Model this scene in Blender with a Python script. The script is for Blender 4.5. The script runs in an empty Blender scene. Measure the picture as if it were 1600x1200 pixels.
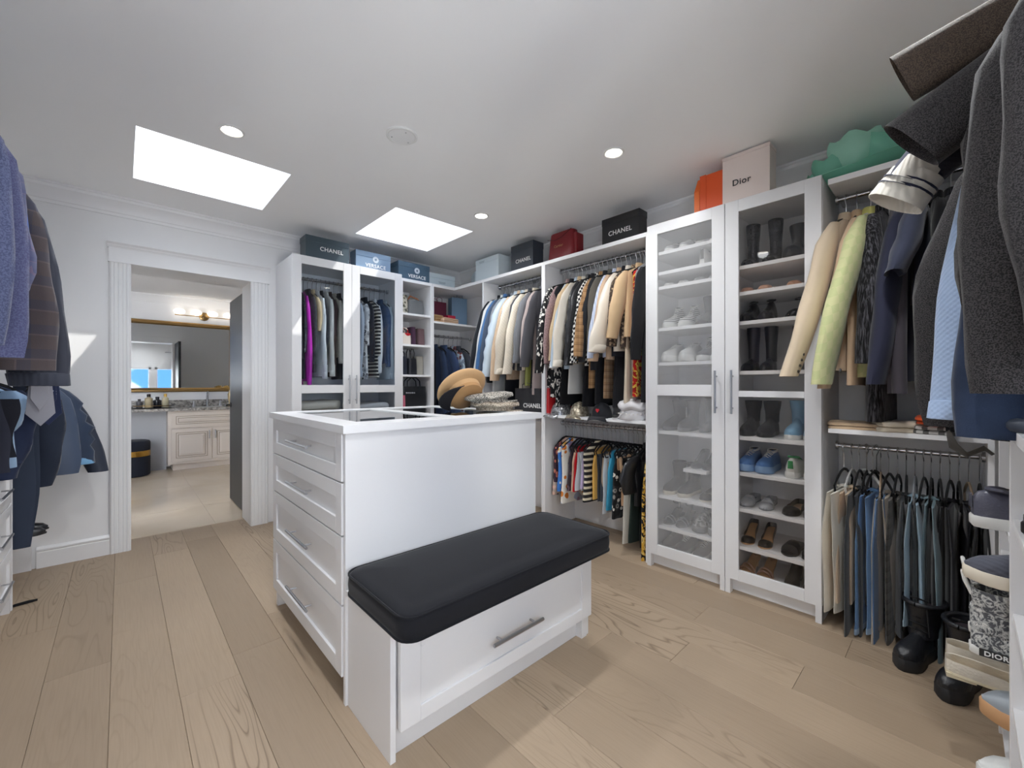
import bpy, math, random
from mathutils import Vector, Matrix

sc = bpy.context.scene
# ------------------------------------------------------------------ camera, world, light, exposure
YAW = 0.75132656
cam_d = bpy.data.cameras.new('camera'); cam = bpy.data.objects.new('camera', cam_d)
sc.collection.objects.link(cam)
cam.location = (0, 0, 1.25); cam.rotation_euler = (math.pi/2, 0, -YAW)
cam_d.sensor_width = 36.0; cam_d.lens = 654.062/1600*36.0; cam_d.shift_y = 0.7375/1600
cam_d.clip_start = 0.02
sc.camera = cam

sc.view_settings.view_transform = 'Standard'; sc.view_settings.look = 'None'
sc.view_settings.gamma = 1.0; sc.view_settings.use_curve_mapping = False
sc.view_settings.exposure = 0.70
sc.cycles.use_denoising = True
sc.cycles.max_bounces = 12; sc.cycles.diffuse_bounces = 7; sc.cycles.glossy_bounces = 4
sc.cycles.transmission_bounces = 6; sc.cycles.transparent_max_bounces = 16
sc.cycles.sample_clamp_indirect = 6.0
sc.cycles.caustics_reflective = False; sc.cycles.caustics_refractive = False

world = bpy.data.worlds.new('sky'); sc.world = world; world.use_nodes = True
wn = world.node_tree; wn.nodes.clear()
def _n(t, k, **kw):
    n = t.nodes.new(k)
    for a, b in kw.items(): setattr(n, a, b)
    return n
_o = _n(wn, 'ShaderNodeOutputWorld'); _b = _n(wn, 'ShaderNodeBackground')
_tc = _n(wn, 'ShaderNodeTexCoord'); _nz = _n(wn, 'ShaderNodeTexNoise'); _rp = _n(wn, 'ShaderNodeValToRGB')
_nz.inputs['Scale'].default_value = 5.5; _nz.inputs['Detail'].default_value = 6
_rp.color_ramp.elements[0].position = .46; _rp.color_ramp.elements[0].color = (.016, .045, .12, 1)
_rp.color_ramp.elements[1].position = .60; _rp.color_ramp.elements[1].color = (.97, .985, 1, 1)
wn.links.new(_tc.outputs['Generated'], _nz.inputs['Vector']); wn.links.new(_nz.outputs['Fac'], _rp.inputs['Fac'])
wn.links.new(_rp.outputs['Color'], _b.inputs['Color']); wn.links.new(_b.outputs['Background'], _o.inputs['Surface'])
_b.inputs['Strength'].default_value = 11.5

def add_light(name, kind, loc, energy, rot=(0, 0, 0), color=(1, 1, 1), **kw):
    d = bpy.data.lights.new(name, kind); d.energy = energy; d.color = color
    for a, b in kw.items():
        if a == 'portal': d.cycles.is_portal = b
        else: setattr(d, a, b)
    o = bpy.data.objects.new(name, d); o.location = loc; o.rotation_euler = rot
    sc.collection.objects.link(o); return o
sun_dir = Vector((-1.176, 1.0, -2.06))
sun = add_light('sun', 'SUN', (0, 0, 6), 3.0, angle=.009, color=(1, .96, .9))
sun.rotation_euler = sun_dir.to_track_quat('-Z', 'Y').to_euler()
# portals: sky light enters through the skylights and the windows behind the camera
for _x, _y, _sx, _sy in ((.437, 3.40, .76, .77), (1.95, 3.40, .76, .77), (-.25, 6.2, .7, .9)):
    add_light('sky_portal', 'AREA', (_x, _y, 3.19 if _y < 5 else 2.99), 1, shape='RECTANGLE', size=_sx, size_y=_sy, portal=True)
for _x0, _x1 in ((-.72, .62), (.83, 1.22)):
    add_light('window_portal', 'AREA', ((_x0+_x1)/2, -.615, 1.285), 1, rot=(math.pi/2, 0, 0), shape='RECTANGLE', size=_x1-_x0, size_y=.87, portal=True)
# ------------------------------------------------------------------ helpers
COL = sc.collection
R = random.Random(7)
PI = math.pi
CEIL = 2.635; YD = 4.285; XR = 3.12; XL = -.86; YN = -.56

class G:
    """collects faces; build() links them as one mesh object"""
    def __init__(s): s.v = []; s.f = []
    def box(s, x0, x1, y0, y1, z0, z1):
        if x0 > x1: x0, x1 = x1, x0
        if y0 > y1: y0, y1 = y1, y0
        if z0 > z1: z0, z1 = z1, z0
        b = len(s.v)
        s.v += [(x0,y0,z0),(x1,y0,z0),(x1,y1,z0),(x0,y1,z0),(x0,y0,z1),(x1,y0,z1),(x1,y1,z1),(x0,y1,z1)]
        s.f += [tuple(b+i for i in q) for q in ((0,3,2,1),(4,5,6,7),(0,1,5,4),(1,2,6,5),(2,3,7,6),(3,0,4,7))]
        return s
    def loft(s, rings, cap0=True, cap1=True, closed=True):
        b = len(s.v); m = len(rings[0]); n = len(rings)
        for r in rings: s.v += [tuple(p) for p in r]
        mm = m if closed else m-1
        for i in range(n-1):
            for j in range(mm):
                k = (j+1) % m
                s.f.append((b+i*m+j, b+i*m+k, b+(i+1)*m+k, b+(i+1)*m+j))
        if cap0: s.f.append(tuple(b+j for j in reversed(range(m))))
        if cap1: s.f.append(tuple(b+(n-1)*m+j for j in range(m)))
        return s
    def tube(s, pts, r, n=8, flat=1.0, cap=True):
        pts = [Vector(p) for p in pts]; rings = []; up = None
        for i, p in enumerate(pts):
            t = (pts[min(i+1, len(pts)-1)] - pts[max(i-1, 0)]).normalized()
            if up is None:
                up = Vector((0, 0, 1)) if abs(t.z) < .9 else Vector((1, 0, 0))
            u = (up - t*up.dot(t)).normalized(); w = t.cross(u); up = u
            rr = r[i] if isinstance(r, (list, tuple)) else r
            rings.append([p + u*(rr*math.cos(2*PI*k/n)) + w*(rr*flat*math.sin(2*PI*k/n)) for k in range(n)])
        return s.loft(rings, cap, cap)
    def lathe(s, prof, n=20, c=(0, 0), cap=True):
        return s.loft([[(c[0]+r*math.cos(2*PI*k/n), c[1]+r*math.sin(2*PI*k/n), z) for k in range(n)] for r, z in prof], cap, cap)
    def prism(s, poly, f0, f1):
        """poly: list of 2-D points; f0 / f1 map a 2-D point to its two 3-D ends"""
        return s.loft([[f0(*p) for p in poly], [f1(*p) for p in poly]])
    def move(s, fn): s.v = [tuple(fn(*p)) for p in s.v]; return s
    def build(s, name, mat, parent=None, smooth=0, bevel=0, world=True):
        me = bpy.data.meshes.new(name)
        off = Vector((0, 0, 0)); q = parent
        if world:
            while q is not None: off += q.location; q = q.parent
        me.from_pydata([Vector(p)-off for p in s.v] if world and parent is not None else s.v, [], s.f)
        if smooth:
            me.polygons.foreach_set('use_smooth', [True]*len(me.polygons))
            me.set_sharp_from_angle(angle=math.radians(smooth))
        me.materials.append(mat)
        o = bpy.data.objects.new(name, me); COL.objects.link(o)
        if parent is not None: o.parent = parent
        if bevel:
            b = o.modifiers.new('edge', 'BEVEL'); b.width = bevel; b.segments = 2; b.limit_method = 'ANGLE'
        return o

def tag(o, label, cat, group=None):
    o['label'] = label; o['category'] = cat
    if group: o['group'] = group
    return o
def thing(name, label, cat, loc=(0, 0, 0), rz=0, group=None):
    o = bpy.data.objects.new(name, None); COL.objects.link(o)
    o.empty_display_size = .05; o.location = loc; o.rotation_euler = (0, 0, rz)
    return tag(o, label, cat, group)
def struct(o, label=None):
    o['kind'] = 'structure'
    if label: o['label'] = label
    return o
def copy_tree(o, parent=None):
    c = o.copy(); COL.objects.link(c)
    if parent is not None: c.parent = parent
    for ch in list(o.children): copy_tree(ch, c)
    return c

# ------------------------------------------------------------------ materials
def srgb(c):
    if isinstance(c, str):
        c = [int(c[i:i+2], 16)/255 for i in (0, 2, 4)]
    return tuple((x/12.92 if x <= .04045 else ((x+.055)/1.055)**2.4) for x in c) + (1,)
class MB:
    def __init__(s, name):
        s.m = bpy.data.materials.new(name); s.m.use_nodes = True; s.t = s.m.node_tree
        s.p = s.t.nodes['Principled BSDF']; s.out = s.t.nodes['Material Output']
    def n(s, k, **kw):
        x = s.t.nodes.new(k)
        for a, b in kw.items():
            if a.startswith('i_'):
                a = a[2:]; x.inputs[int(a) if a.isdigit() else a].default_value = b
            else: setattr(x, a, b)
        return x
    def l(s, a, b): s.t.links.new(a, b)
    def math(s, op, a, b=None):
        x = s.n('ShaderNodeMath', operation=op)
        for i, q in enumerate((a, b)):
            if q is None: continue
            if isinstance(q, (int, float)): x.inputs[i].default_value = q
            else: s.l(q, x.inputs[i])
        return x.outputs[0]
    def mix(s, fac, a, b):
        x = s.n('ShaderNodeMix', data_type='RGBA')
        for i, q in ((0, fac), (6, a), (7, b)):
            if isinstance(q, (int, float)): x.inputs[i].default_value = q
            elif isinstance(q, tuple): x.inputs[i].default_value = q
            else: s.l(q, x.inputs[i])
        return x.outputs[2]
    def bump(s, h, strength=.3, dist=.002):
        b = s.n('ShaderNodeBump', i_Strength=strength, i_Distance=dist); s.l(h, b.inputs['Height']); s.l(b.outputs[0], s.p.inputs['Normal'])
def simple(name, col, rough=.5, metal=0, spec=.5, coat=0, emit=None, es=0):
    b = MB(name); p = b.p
    p.inputs['Base Color'].default_value = srgb(col); p.inputs['Roughness'].default_value = rough
    p.inputs['Metallic'].default_value = metal; p.inputs['Specular IOR Level'].default_value = spec
    p.inputs['Coat Weight'].default_value = coat
    if emit: p.inputs['Emission Color'].default_value = srgb(emit); p.inputs['Emission Strength'].default_value = es
    return b.m
def painted(name, col, rough, amp=.03):
    b = MB(name); tc = b.n('ShaderNodeTexCoord'); nz = b.n('ShaderNodeTexNoise', i_Scale=3.0, i_Detail=4.0)
    b.l(tc.outputs['Object'], nz.inputs['Vector']); c = srgb(col)
    lo = tuple(x*(1-amp) for x in c[:3])+(1,)
    b.l(b.mix(nz.outputs['Fac'], lo, c), b.p.inputs['Base Color']); b.p.inputs['Roughness'].default_value = rough
    n2 = b.n('ShaderNodeTexNoise', i_Scale=160.0, i_Detail=2.0); b.l(tc.outputs['Object'], n2.inputs['Vector'])
    b.bump(n2.outputs['Fac'], .06, .001)
    return b.m
def glass(name, tint=(1, 1, 1, 1), refl=1.0, rough=0.0, haze=0.0):
    b = MB(name); t = b.n('ShaderNodeBsdfTransparent'); t.inputs[0].default_value = tint
    g = b.n('ShaderNodeBsdfGlossy'); g.inputs['Roughness'].default_value = rough
    fr = b.n('ShaderNodeFresnel', i_IOR=1.5); mx = b.n('ShaderNodeMixShader')
    ge = b.n('ShaderNodeNewGeometry'); b.l(b.math('MULTIPLY', b.math('MULTIPLY', fr.outputs[0], refl), b.math('SUBTRACT', 1.0, ge.outputs['Backfacing'])), mx.inputs[0]); b.l(t.outputs[0], mx.inputs[1]); b.l(g.outputs[0], mx.inputs[2])
    last = mx.outputs[0]
    if haze:      # pale grey diffuse mixed evenly over the pane
        df = b.n('ShaderNodeBsdfDiffuse'); df.inputs[0].default_value = (.8, .8, .8, 1); m2 = b.n('ShaderNodeMixShader'); m2.inputs[0].default_value = haze
        b.l(last, m2.inputs[1]); b.l(df.outputs[0], m2.inputs[2]); last = m2.outputs[0]
    b.l(last, b.out.inputs['Surface'])
    return b.m

MT = {}
MT['wall'] = painted('wall_paint', 'eeeeee', .6)
MT['ceil'] = painted('ceiling_paint', 'f6f6f6', .8)
MT['trim'] = painted('trim_paint', 'eeeeee', .4, .015)
MT['cab'] = painted('cabinet_lacquer', 'dfdfe0', .32, .015)
MT['inner'] = painted('cabinet_melamine', 'ececed', .5, .02)
MT['chrome'] = simple('brushed_chrome', 'c9c9cb', .22, 1)
MT['steel'] = simple('satin_steel', 'b4b5b8', .3, 1)
MT['gold'] = simple('brushed_gold', 'a5875a', .35, 1)
MT['glass'] = glass('clear_cabinet_glass', (.97, .98, .98, 1), 1.0)
MT['glass_grey'] = glass('smoky_cabinet_glass', (.95, .95, .95, 1), 1.5, .02, .13)
MT['glass_bronze'] = glass('bronze_cabinet_glass', (.90, .89, .88, 1), 1.0)
MT['glass_blue'] = glass('blue_grey_cabinet_glass', (.90, .93, .96, 1), 1.0)
MT['mirror'] = simple('mirror_silver', 'dfe2e3', .02, 1)
MT['black'] = simple('black_paint', '1c1c1d', .4)
MT['dark_hole'] = simple('painted_hole_shade', '141416', .9)  # near-black colour stands in for the shade inside shoe openings
MT['lamp'] = simple('lamp_glow', 'ffffff', .5, emit='fff6ea', es=9)
MT['white_plastic'] = simple('white_plastic', 'e6e6e4', .45)

def wood_floor():
    b = MB('oak_plank'); tc = b.n('ShaderNodeTexCoord'); oi = b.n('ShaderNodeObjectInfo')
    off = b.n('ShaderNodeVectorMath', operation='ADD'); b.l(tc.outputs['Object'], off.inputs[0])
    cv = b.n('ShaderNodeCombineXYZ'); b.l(b.math('MULTIPLY', oi.outputs['Random'], 37.0), cv.inputs[0]); b.l(b.math('MULTIPLY', oi.outputs['Random'], 91.0), cv.inputs[1])
    b.l(cv.outputs[0], off.inputs[1])
    def noise(sx, sy, detail, dist=0.):
        m = b.n('ShaderNodeMapping'); m.inputs['Scale'].default_value = (sx, sy, 1); b.l(off.outputs[0], m.inputs['Vector'])
        n = b.n('ShaderNodeTexNoise', i_Scale=1.0, i_Detail=detail, i_Distortion=dist); b.l(m.outputs[0], n.inputs['Vector']); return n.outputs['Fac']
    big = noise(6.5, .75, 1.6, .25)
    ring = b.math('FRACT', b.math('MULTIPLY', big, 19.0))
    rr = b.n('ShaderNodeValToRGB'); e = rr.color_ramp.elements
    e[0].position = 0; e[0].color = (0, 0, 0, 1); e[1].position = .72; e[1].color = (0, 0, 0, 1)
    x = e.new(.90); x.color = (1, 1, 1, 1); x = e.new(1.0); x.color = (.1, .1, .1, 1)
    b.l(ring, rr.inputs[0])
    pore = noise(170, 5, 2.0); pr = b.n('ShaderNodeValToRGB'); pr.color_ramp.elements[0].position = .42; pr.color_ramp.elements[1].position = .66; b.l(pore, pr.inputs[0])
    blot = noise(2.5, .9, 2.0)
    msk = b.n('ShaderNodeValToRGB'); msk.color_ramp.elements[0].position = .42; msk.color_ramp.elements[1].position = .62; b.l(noise(2.2, .5, 1.), msk.inputs[0])
    base = b.mix(oi.outputs['Random'], srgb('93806b'), srgb('a8947d'))
    base = b.mix(b.math('MULTIPLY', blot, .35), base, srgb('b5a189'))
    base = b.mix(b.math('MULTIPLY', pr.outputs[0], .13), base, srgb('7a6855'))
    pick = b.math('ADD', b.math('MULTIPLY', b.math('GREATER_THAN', b.math('FRACT', b.math('MULTIPLY', oi.outputs['Random'], 7.3)), .40), .58), .14)
    lines = b.math('MULTIPLY', b.math('MULTIPLY', rr.outputs[0], msk.outputs[0]), pick)
    base = b.mix(lines, base, srgb('6f5d4a'))
    b.l(base, b.p.inputs['Base Color']); b.p.inputs['Roughness'].default_value = .48
    b.bump(b.math('ADD', lines, b.math('MULTIPLY', pore, .4)), .12, .001)
    return b.m
MT['oak'] = wood_floor()
def stone(name, c1, c2, scale, rough, vein=None):
    b = MB(name); tc = b.n('ShaderNodeTexCoord'); n1 = b.n('ShaderNodeTexNoise', i_Scale=scale, i_Detail=7.0, i_Distortion=.6); b.l(tc.outputs['Object'], n1.inputs['Vector'])
    r = b.n('ShaderNodeValToRGB'); r.color_ramp.elements[0].position = .36; r.color_ramp.elements[1].position = .62
    r.color_ramp.elements[0].color = srgb(c1); r.color_ramp.elements[1].color = srgb(c2); b.l(n1.outputs['Fac'], r.inputs[0])
    b.l(r.outputs[0], b.p.inputs['Base Color']); b.p.inputs['Roughness'].default_value = rough
    return b.m
MT['tile'] = stone('beige_polished_tile', 'c9b8a2', 'd4c4af', 1.2, .12)
MT['grout'] = simple('tile_grout', 'b8a894', .8)
MT['granite'] = stone('speckled_granite', '6f6c68', 'bdb9b2', 26, .2)
MT['cream'] = painted('cream_cabinet_paint', 'e2d8cc', .4, .02)
MT['glaze'] = simple('brown_glaze_line', 'a3937f', .6)

_fab = {}
def fabric(kind, c1, c2=None, c3=None, s=1.0):
    """woven and knitted cloth; pattern lives in the garment's own coordinates"""
    key = (kind, c1, c2, c3, s)
    if key in _fab: return _fab[key]
    b = MB('%s_cloth' % kind); p = b.p
    tc = b.n('ShaderNodeTexCoord'); O = tc.outputs['Object']
    a = srgb(c1); d = srgb(c2) if c2 else tuple(x*.72 for x in a[:3])+(1,); e3 = srgb(c3) if c3 else d
    sp = b.n('ShaderNodeSeparateXYZ'); b.l(O, sp.inputs[0])
    h = b.math('ADD', sp.outputs[1], b.math('MULTIPLY', sp.outputs[0], .8)); v = sp.outputs[2]
    def noise(scale, det=2., dist=0., vec=None):
        n = b.n('ShaderNodeTexNoise', i_Scale=scale, i_Detail=det, i_Distortion=dist); b.l(vec or O, n.inputs['Vector']); return n.outputs['Fac']
    def band(x, f, w): return b.math('LESS_THAN', b.math('FRACT', b.math('MULTIPLY', x, f)), w)
    rough, sheen = .88, .15; bh = noise(330*s, 2.); bs = .25
    soft = b.mix(noise(7., 3.), tuple(x*.86 for x in a[:3])+(1,), tuple(min(1, x*1.08) for x in a[:3])+(1,))
    if kind == 'solid': col = soft
    elif kind == 'velvet':
        col = soft; sheen = .12
    elif kind == 'knit':
        w = b.math('SINE', b.math('MULTIPLY', v, 420*s)); w2 = b.math('SINE', b.math('MULTIPLY', h, 300*s))
        bh = b.math('ADD', b.math('MULTIPLY', w, w2), bh); bs = .5; col = soft
    elif kind == 'rib':
        bh = b.math('SINE', b.math('MULTIPLY', h, 420*s)); bs = .6; col = soft
    elif kind == 'pleat':
        bh = b.math('SINE', b.math('MULTIPLY', h, 230*s)); bs = .9; col = soft
    elif kind == 'plaid':
        k = b.math('MULTIPLY', b.math('ADD', band(h, 13*s, .45), band(v, 13*s, .45)), .5)
        col = b.mix(k, soft, d)
        k2 = b.math('MULTIPLY', b.math('MAXIMUM', band(h, 13*s, .06), band(v, 13*s, .06)), .8)
        col = b.mix(k2, col, e3)
        col = b.mix(b.math('MULTIPLY', noise(240, 2.), .35), col, d)
    elif kind == 'check':
        A = band(h, 26*s, .5); B = band(b.math('ADD', v, b.math('MULTIPLY', h, .35)), 26*s, .5)
        k = b.math('ABSOLUTE', b.math('SUBTRACT', A, B)); col = b.mix(k, soft, d)
    elif kind == 'hstripe': col = b.mix(band(v, 22*s, .42), soft, d)
    elif kind == 'vstripe': col = b.mix(band(h, 28*s, .4), soft, d)
    elif kind == 'tweed':
        n = noise(120*s, 3.); r = b.n('ShaderNodeValToRGB'); r.color_ramp.elements[0].position = .42; r.color_ramp.elements[1].position = .58; b.l(n, r.inputs[0])
        col = b.mix(r.outputs[0], a, d); bs = .5
    elif kind in ('print', 'floral'):
        vo = b.n('ShaderNodeTexVoronoi', i_Scale=16*s); vo.inputs['Randomness'].default_value = 1; b.l(O, vo.inputs['Vector'])
        r = b.n('ShaderNodeValToRGB'); r.color_ramp.interpolation = 'CONSTANT'; q = r.color_ramp.elements
        q[0].position = 0; q[0].color = e3; q[1].position = .30; q[1].color = d; x = q.new(.52); x.color = a
        b.l(b.math('ADD', vo.outputs['Distance'], b.math('MULTIPLY', noise(20*s, 3.), .25)), r.inputs[0]); 
        sw = b.n('ShaderNodeSeparateColor'); b.l(vo.outputs['Color'], sw.inputs[0])
        col = b.mix(b.math('MULTIPLY', b.math('GREATER_THAN', sw.outputs[0], .62), .6), r.outputs[0], e3)
    elif kind == 'baroque':
        n = noise(14*s, 3., 2.2); r = b.n('ShaderNodeValToRGB'); r.color_ramp.interpolation = 'CONSTANT'; q = r.color_ramp.elements
        q[0].position = 0; q[0].color = a; q[1].position = .47; q[1].color = d; x = q.new(.58); x.color = e3; x = q.new(.66); x.color = a
        b.l(n, r.inputs[0]); col = r.outputs[0]
    elif kind == 'letter':
        m = b.n('ShaderNodeMapping'); m.inputs['Rotation'].default_value = (.9, .2, .3); m.inputs['Scale'].default_value = (30*s, 90*s, 38*s); b.l(O, m.inputs['Vector'])
        n = noise(1.0, 1.0, .4, m.outputs[0]); col = b.mix(b.math('GREATER_THAN', n, .56), soft, d)
    elif kind == 'dots':
        vo = b.n('ShaderNodeTexVoronoi', i_Scale=70*s); vo.inputs['Randomness'].default_value = .25; b.l(O, vo.inputs['Vector'])
        col = b.mix(b.math('LESS_THAN', vo.outputs['Distance'], .22), soft, d)
    elif kind == 'denim':
        f = b.mix(noise(9., 4.), d, a); col = b.mix(b.math('MULTIPLY', noise(420, 2.), .4), f, d); rough = .9
    elif kind == 'leather':
        col = soft; rough = .32; sheen = 0; vo = b.n('ShaderNodeTexVoronoi', i_Scale=170*s); b.l(O, vo.inputs['Vector']); bh = b.math('ADD', vo.outputs['Distance'], b.math('MULTIPLY', noise(18), 2.5)); bs = .35
    elif kind == 'satin':
        col = soft; rough = .42; bh = noise(30, 2.); bs = .12
    elif kind == 'fur':
        m = b.n('ShaderNodeMapping'); m.inputs['Scale'].default_value = (140, 140, 16); b.l(O, m.inputs['Vector'])
        n = noise(1., 3., .4, m.outputs[0]); r = b.n('ShaderNodeValToRGB'); r.color_ramp.elements[0].position = .45; r.color_ramp.elements[1].position = .72; b.l(n, r.inputs[0])
        col = b.mix(r.outputs[0], a, d); bh = n; bs = 1.0
    elif kind == 'sequin':
        vo = b.n('ShaderNodeTexVoronoi', i_Scale=190*s); b.l(O, vo.inputs['Vector']); sw = b.n('ShaderNodeSeparateColor'); b.l(vo.outputs['Color'], sw.inputs[0])
        col = b.mix(sw.outputs[0], a, d); rough = .25; bh = sw.outputs[1]; bs = .9; p.inputs['Metallic'].default_value = .6
    elif kind == 'sheer':
        col = soft; p.inputs['Alpha'].default_value = .8
    b.l(col, p.inputs['Base Color']); p.inputs['Roughness'].default_value = rough
    p.inputs['Sheen Weight'].default_value = sheen; p.inputs['Sheen Roughness'].default_value = .4
    p.inputs['Specular IOR Level'].default_value = .5 if rough < .5 else .25
    b.bump(bh, bs, .0015)
    _fab[key] = b.m
    return b.m
def text_mesh(txt, size, mat, parent, loc, rot, name='lettering', stretch=1.0, bold=.0, depth=.0006):
    cu_ = bpy.data.curves.new('txt', 'FONT'); cu_.body = txt; cu_.size = size; cu_.align_x = 'CENTER'; cu_.align_y = 'CENTER'; cu_.extrude = depth; cu_.offset = bold; cu_.space_character = 1.08
    o = bpy.data.objects.new('txt', cu_); COL.objects.link(o); bpy.context.view_layer.update()
    me = bpy.data.meshes.new_from_object(o.evaluated_get(bpy.context.evaluated_depsgraph_get())); bpy.data.objects.remove(o)
    me.materials.clear(); me.materials.append(mat)
    q = bpy.data.objects.new(name, me); COL.objects.link(q); q.parent = parent; q.location = loc; q.rotation_euler = rot; q.scale = (stretch, 1, 1)
    return q
WH = simple('white_ink', 'e8e8e6', .6)
# ------------------------------------------------------------------ room shell
SK = [(.058, .82, 3.015, 3.787), (1.571, 2.328, 3.010, 3.784)]
g = G(); xs = [XL-.1, .058, .82, 1.571, 2.328, XR+.1]; ys = [YN-.1, 3.012, 3.786, YD+.02]
for i in range(5):
    for j in range(3):
        if j == 1 and i in (1, 3): continue
        g.box(xs[i], xs[i+1], ys[j], ys[j+1], CEIL, CEIL+.05)
struct(g.build('ceiling', MT['ceil']))
for k, (x0, x1, y0, y1) in enumerate(SK):
    g = G(); t = .03; zt = 3.2
    g.box(x0-t, x0, y0-t, y1+t, CEIL+.05, zt).box(x1, x1+t, y0-t, y1+t, CEIL+.05, zt).box(x0, x1, y0-t, y0, CEIL+.05, zt).box(x0, x1, y1, y1+t, CEIL+.05, zt)
    g.box(x0-.002, x0, y0, y1, CEIL, CEIL+.05)
    w = struct(g.build('window_%d' % (k+1), MT['trim']), 'square skylight shaft in ceiling %s' % ('nearer the doorway' if k == 0 else 'above the boxed corner'))
    G().box(x0-t, x1+t, y0-t, y1+t, zt+.01, zt+.016).build('pane', MT['glass'], w)
    f = G(); f.box(x0-t, x0+.02, y0-t, y1+t, zt, zt+.03).box(x1-.02, x1+t, y0-t, y1+t, zt, zt+.03).box(x0, x1, y0-t, y0+.02, zt, zt+.03).box(x0, x1, y1-.02, y1+t, zt, zt+.03)
    f.build('skylight_frame', MT['trim'], w)

# door wall with its opening
OX0, OX1, OZ = .056, .835, 2.157; YB = 4.60
g = G()
g.box(XL-.1, OX0-.012, YD, YB, 0, CEIL).box(OX1+.012, XR+.1, YD, YB, 0, CEIL).box(OX0-.012, OX1+.012, YD, YB, OZ+.012, CEIL)
struct(g.build('wall_back', MT['wall']))
struct(G().box(XR, XR+.1, YN-.1, YD, 0, CEIL).build('wall_right', MT['wall']))
struct(G().box(XL-.1, XL, YN-.1, YD, 0, CEIL).build('wall_left', MT['wall']))
# near wall behind the camera, with the two windows that the bathroom mirror shows
WN = [(-.72, .62), (.83, 1.22)]; wz0, wz1 = .85, 1.72
g = G(); prev = XL-.1
for a, b_ in WN: g.box(prev, a, YN-.12, YN, 0, CEIL); prev = b_
g.box(prev, XR+.1, YN-.12, YN, 0, CEIL)
for a, b_ in WN: g.box(a, b_, YN-.12, YN, 0, wz0).box(a, b_, YN-.12, YN, wz1, CEIL)
struct(g.build('wall_front', MT['wall']))
for k, (a, b_) in enumerate(WN):
    f = G().box(a-.06, a, YN-.01, YN+.02, wz0-.06, wz1+.06).box(b_, b_+.06, YN-.01, YN+.02, wz0-.06, wz1+.06).box(a-.06, b_+.06, YN-.01, YN+.02, wz1, wz1+.06).box(a-.08, b_+.08, YN-.01, YN+.05, wz0-.06, wz0)
    w = struct(f.build('window_%d' % (k+3), MT['trim']), 'white framed window behind the camera, %s' % ('wide' if k == 0 else 'narrow'))
    G().box(a, b_, YN-.07, YN-.064, wz0, wz1).build('pane', MT['glass'], w)

# crown moulding
def crown(name, p0, p1, nx, ny):
    """p0, p1: wall line ends; (nx, ny): into the room"""
    prof = [(0, -.135), (.012, -.135), (.014, -.115), (.02, -.11), (.026, -.085), (.045, -.05), (.062, -.035), (.066, -.018), (.072, -.014), (.072, 0), (0, 0)]
    g = G().prism(prof, lambda d, z: (p0[0]+nx*d, p0[1]+ny*d, CEIL+z), lambda d, z: (p1[0]+nx*d, p1[1]+ny*d, CEIL+z))
    return struct(g.build(name, MT['trim'], smooth=25))
crown('trim_1', (XL, YD), (XR, YD), 0, -1)
crown('trim_2', (XR, YN), (XR, YD), -1, 0)
crown('trim_3', (XL, YD), (XL, YN), 1, 0)

# door casing: fluted boards, header, cap moulding, jamb
def casing(name, x0, x1):
    prof = [(x0, 0), (x0, .016), (x0+.010, .024), (x0+.022, .024)]
    w = x1-x0; n = 3
    for i in range(n):
        a = x0+.024+(w-.048)*i/n; b_ = x0+.024+(w-.048)*(i+1)/n
        prof += [(a, .018), (a+.004, .022), (b_-.004, .022), (b_, .018)]
    prof += [(x1-.022, .024), (x1-.010, .024), (x1, .016), (x1, 0)]
    g = G().prism(prof, lambda a, d: (a, YD-d, 0), lambda a, d: (a, YD-d, OZ))
    return struct(g.build(name, MT['trim'], smooth=20))
casing('trim_4', -.062, OX0); casing('trim_5', OX1, .972)
g = G().box(-.066, .976, YD-.024, YD, OZ, OZ+.115)
g.prism([(0, 0), (.026, 0), (.030, .008), (.034, .010), (.040, .022), (.055, .034), (.055, .044), (0, .044)],
        lambda d, z: (-.075, YD-d, OZ+.105+z), lambda d, z: (.985, YD-d, OZ+.105+z))
g.box(-.07, .98, YD-.032, YD, OZ-.002, OZ+.012)
struct(g.build('trim_6', MT['trim'], smooth=20))
g = G().box(OX0-.012, OX0, YD-.005, YB+.01, 0, OZ).box(OX1, OX1+.012, YD-.005, YB+.01, 0, OZ).box(OX0-.012, OX1+.012, YD-.005, YB+.01, OZ, OZ+.012)
struct(g.build('trim_7', MT['trim']))
# bathroom-side casing (seen in its mirror)
g = G().box(-.07, OX0, YB, YB+.02, 0, OZ).box(OX1, .96, YB, YB+.02, 0, OZ).box(-.08, .97, YB, YB+.025, OZ, OZ+.12).box(-.10, .99, YB, YB+.05, OZ+.12, OZ+.15)
struct(g.build('trim_8', MT['trim']))
# baseboard on the door wall, left of the casing
bprof = [(0, 0), (.016, 0), (.016, .105), (.012, .112), (.018, .118), (.018, .128), (.010, .136), (.006, .142), (0, .142)]
g = G().prism(bprof, lambda d, z: (-.42, YD-d, z), lambda d, z: (-.062, YD-d, z)); struct(g.build('baseboard_back', MT['trim'], smooth=20))

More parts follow.
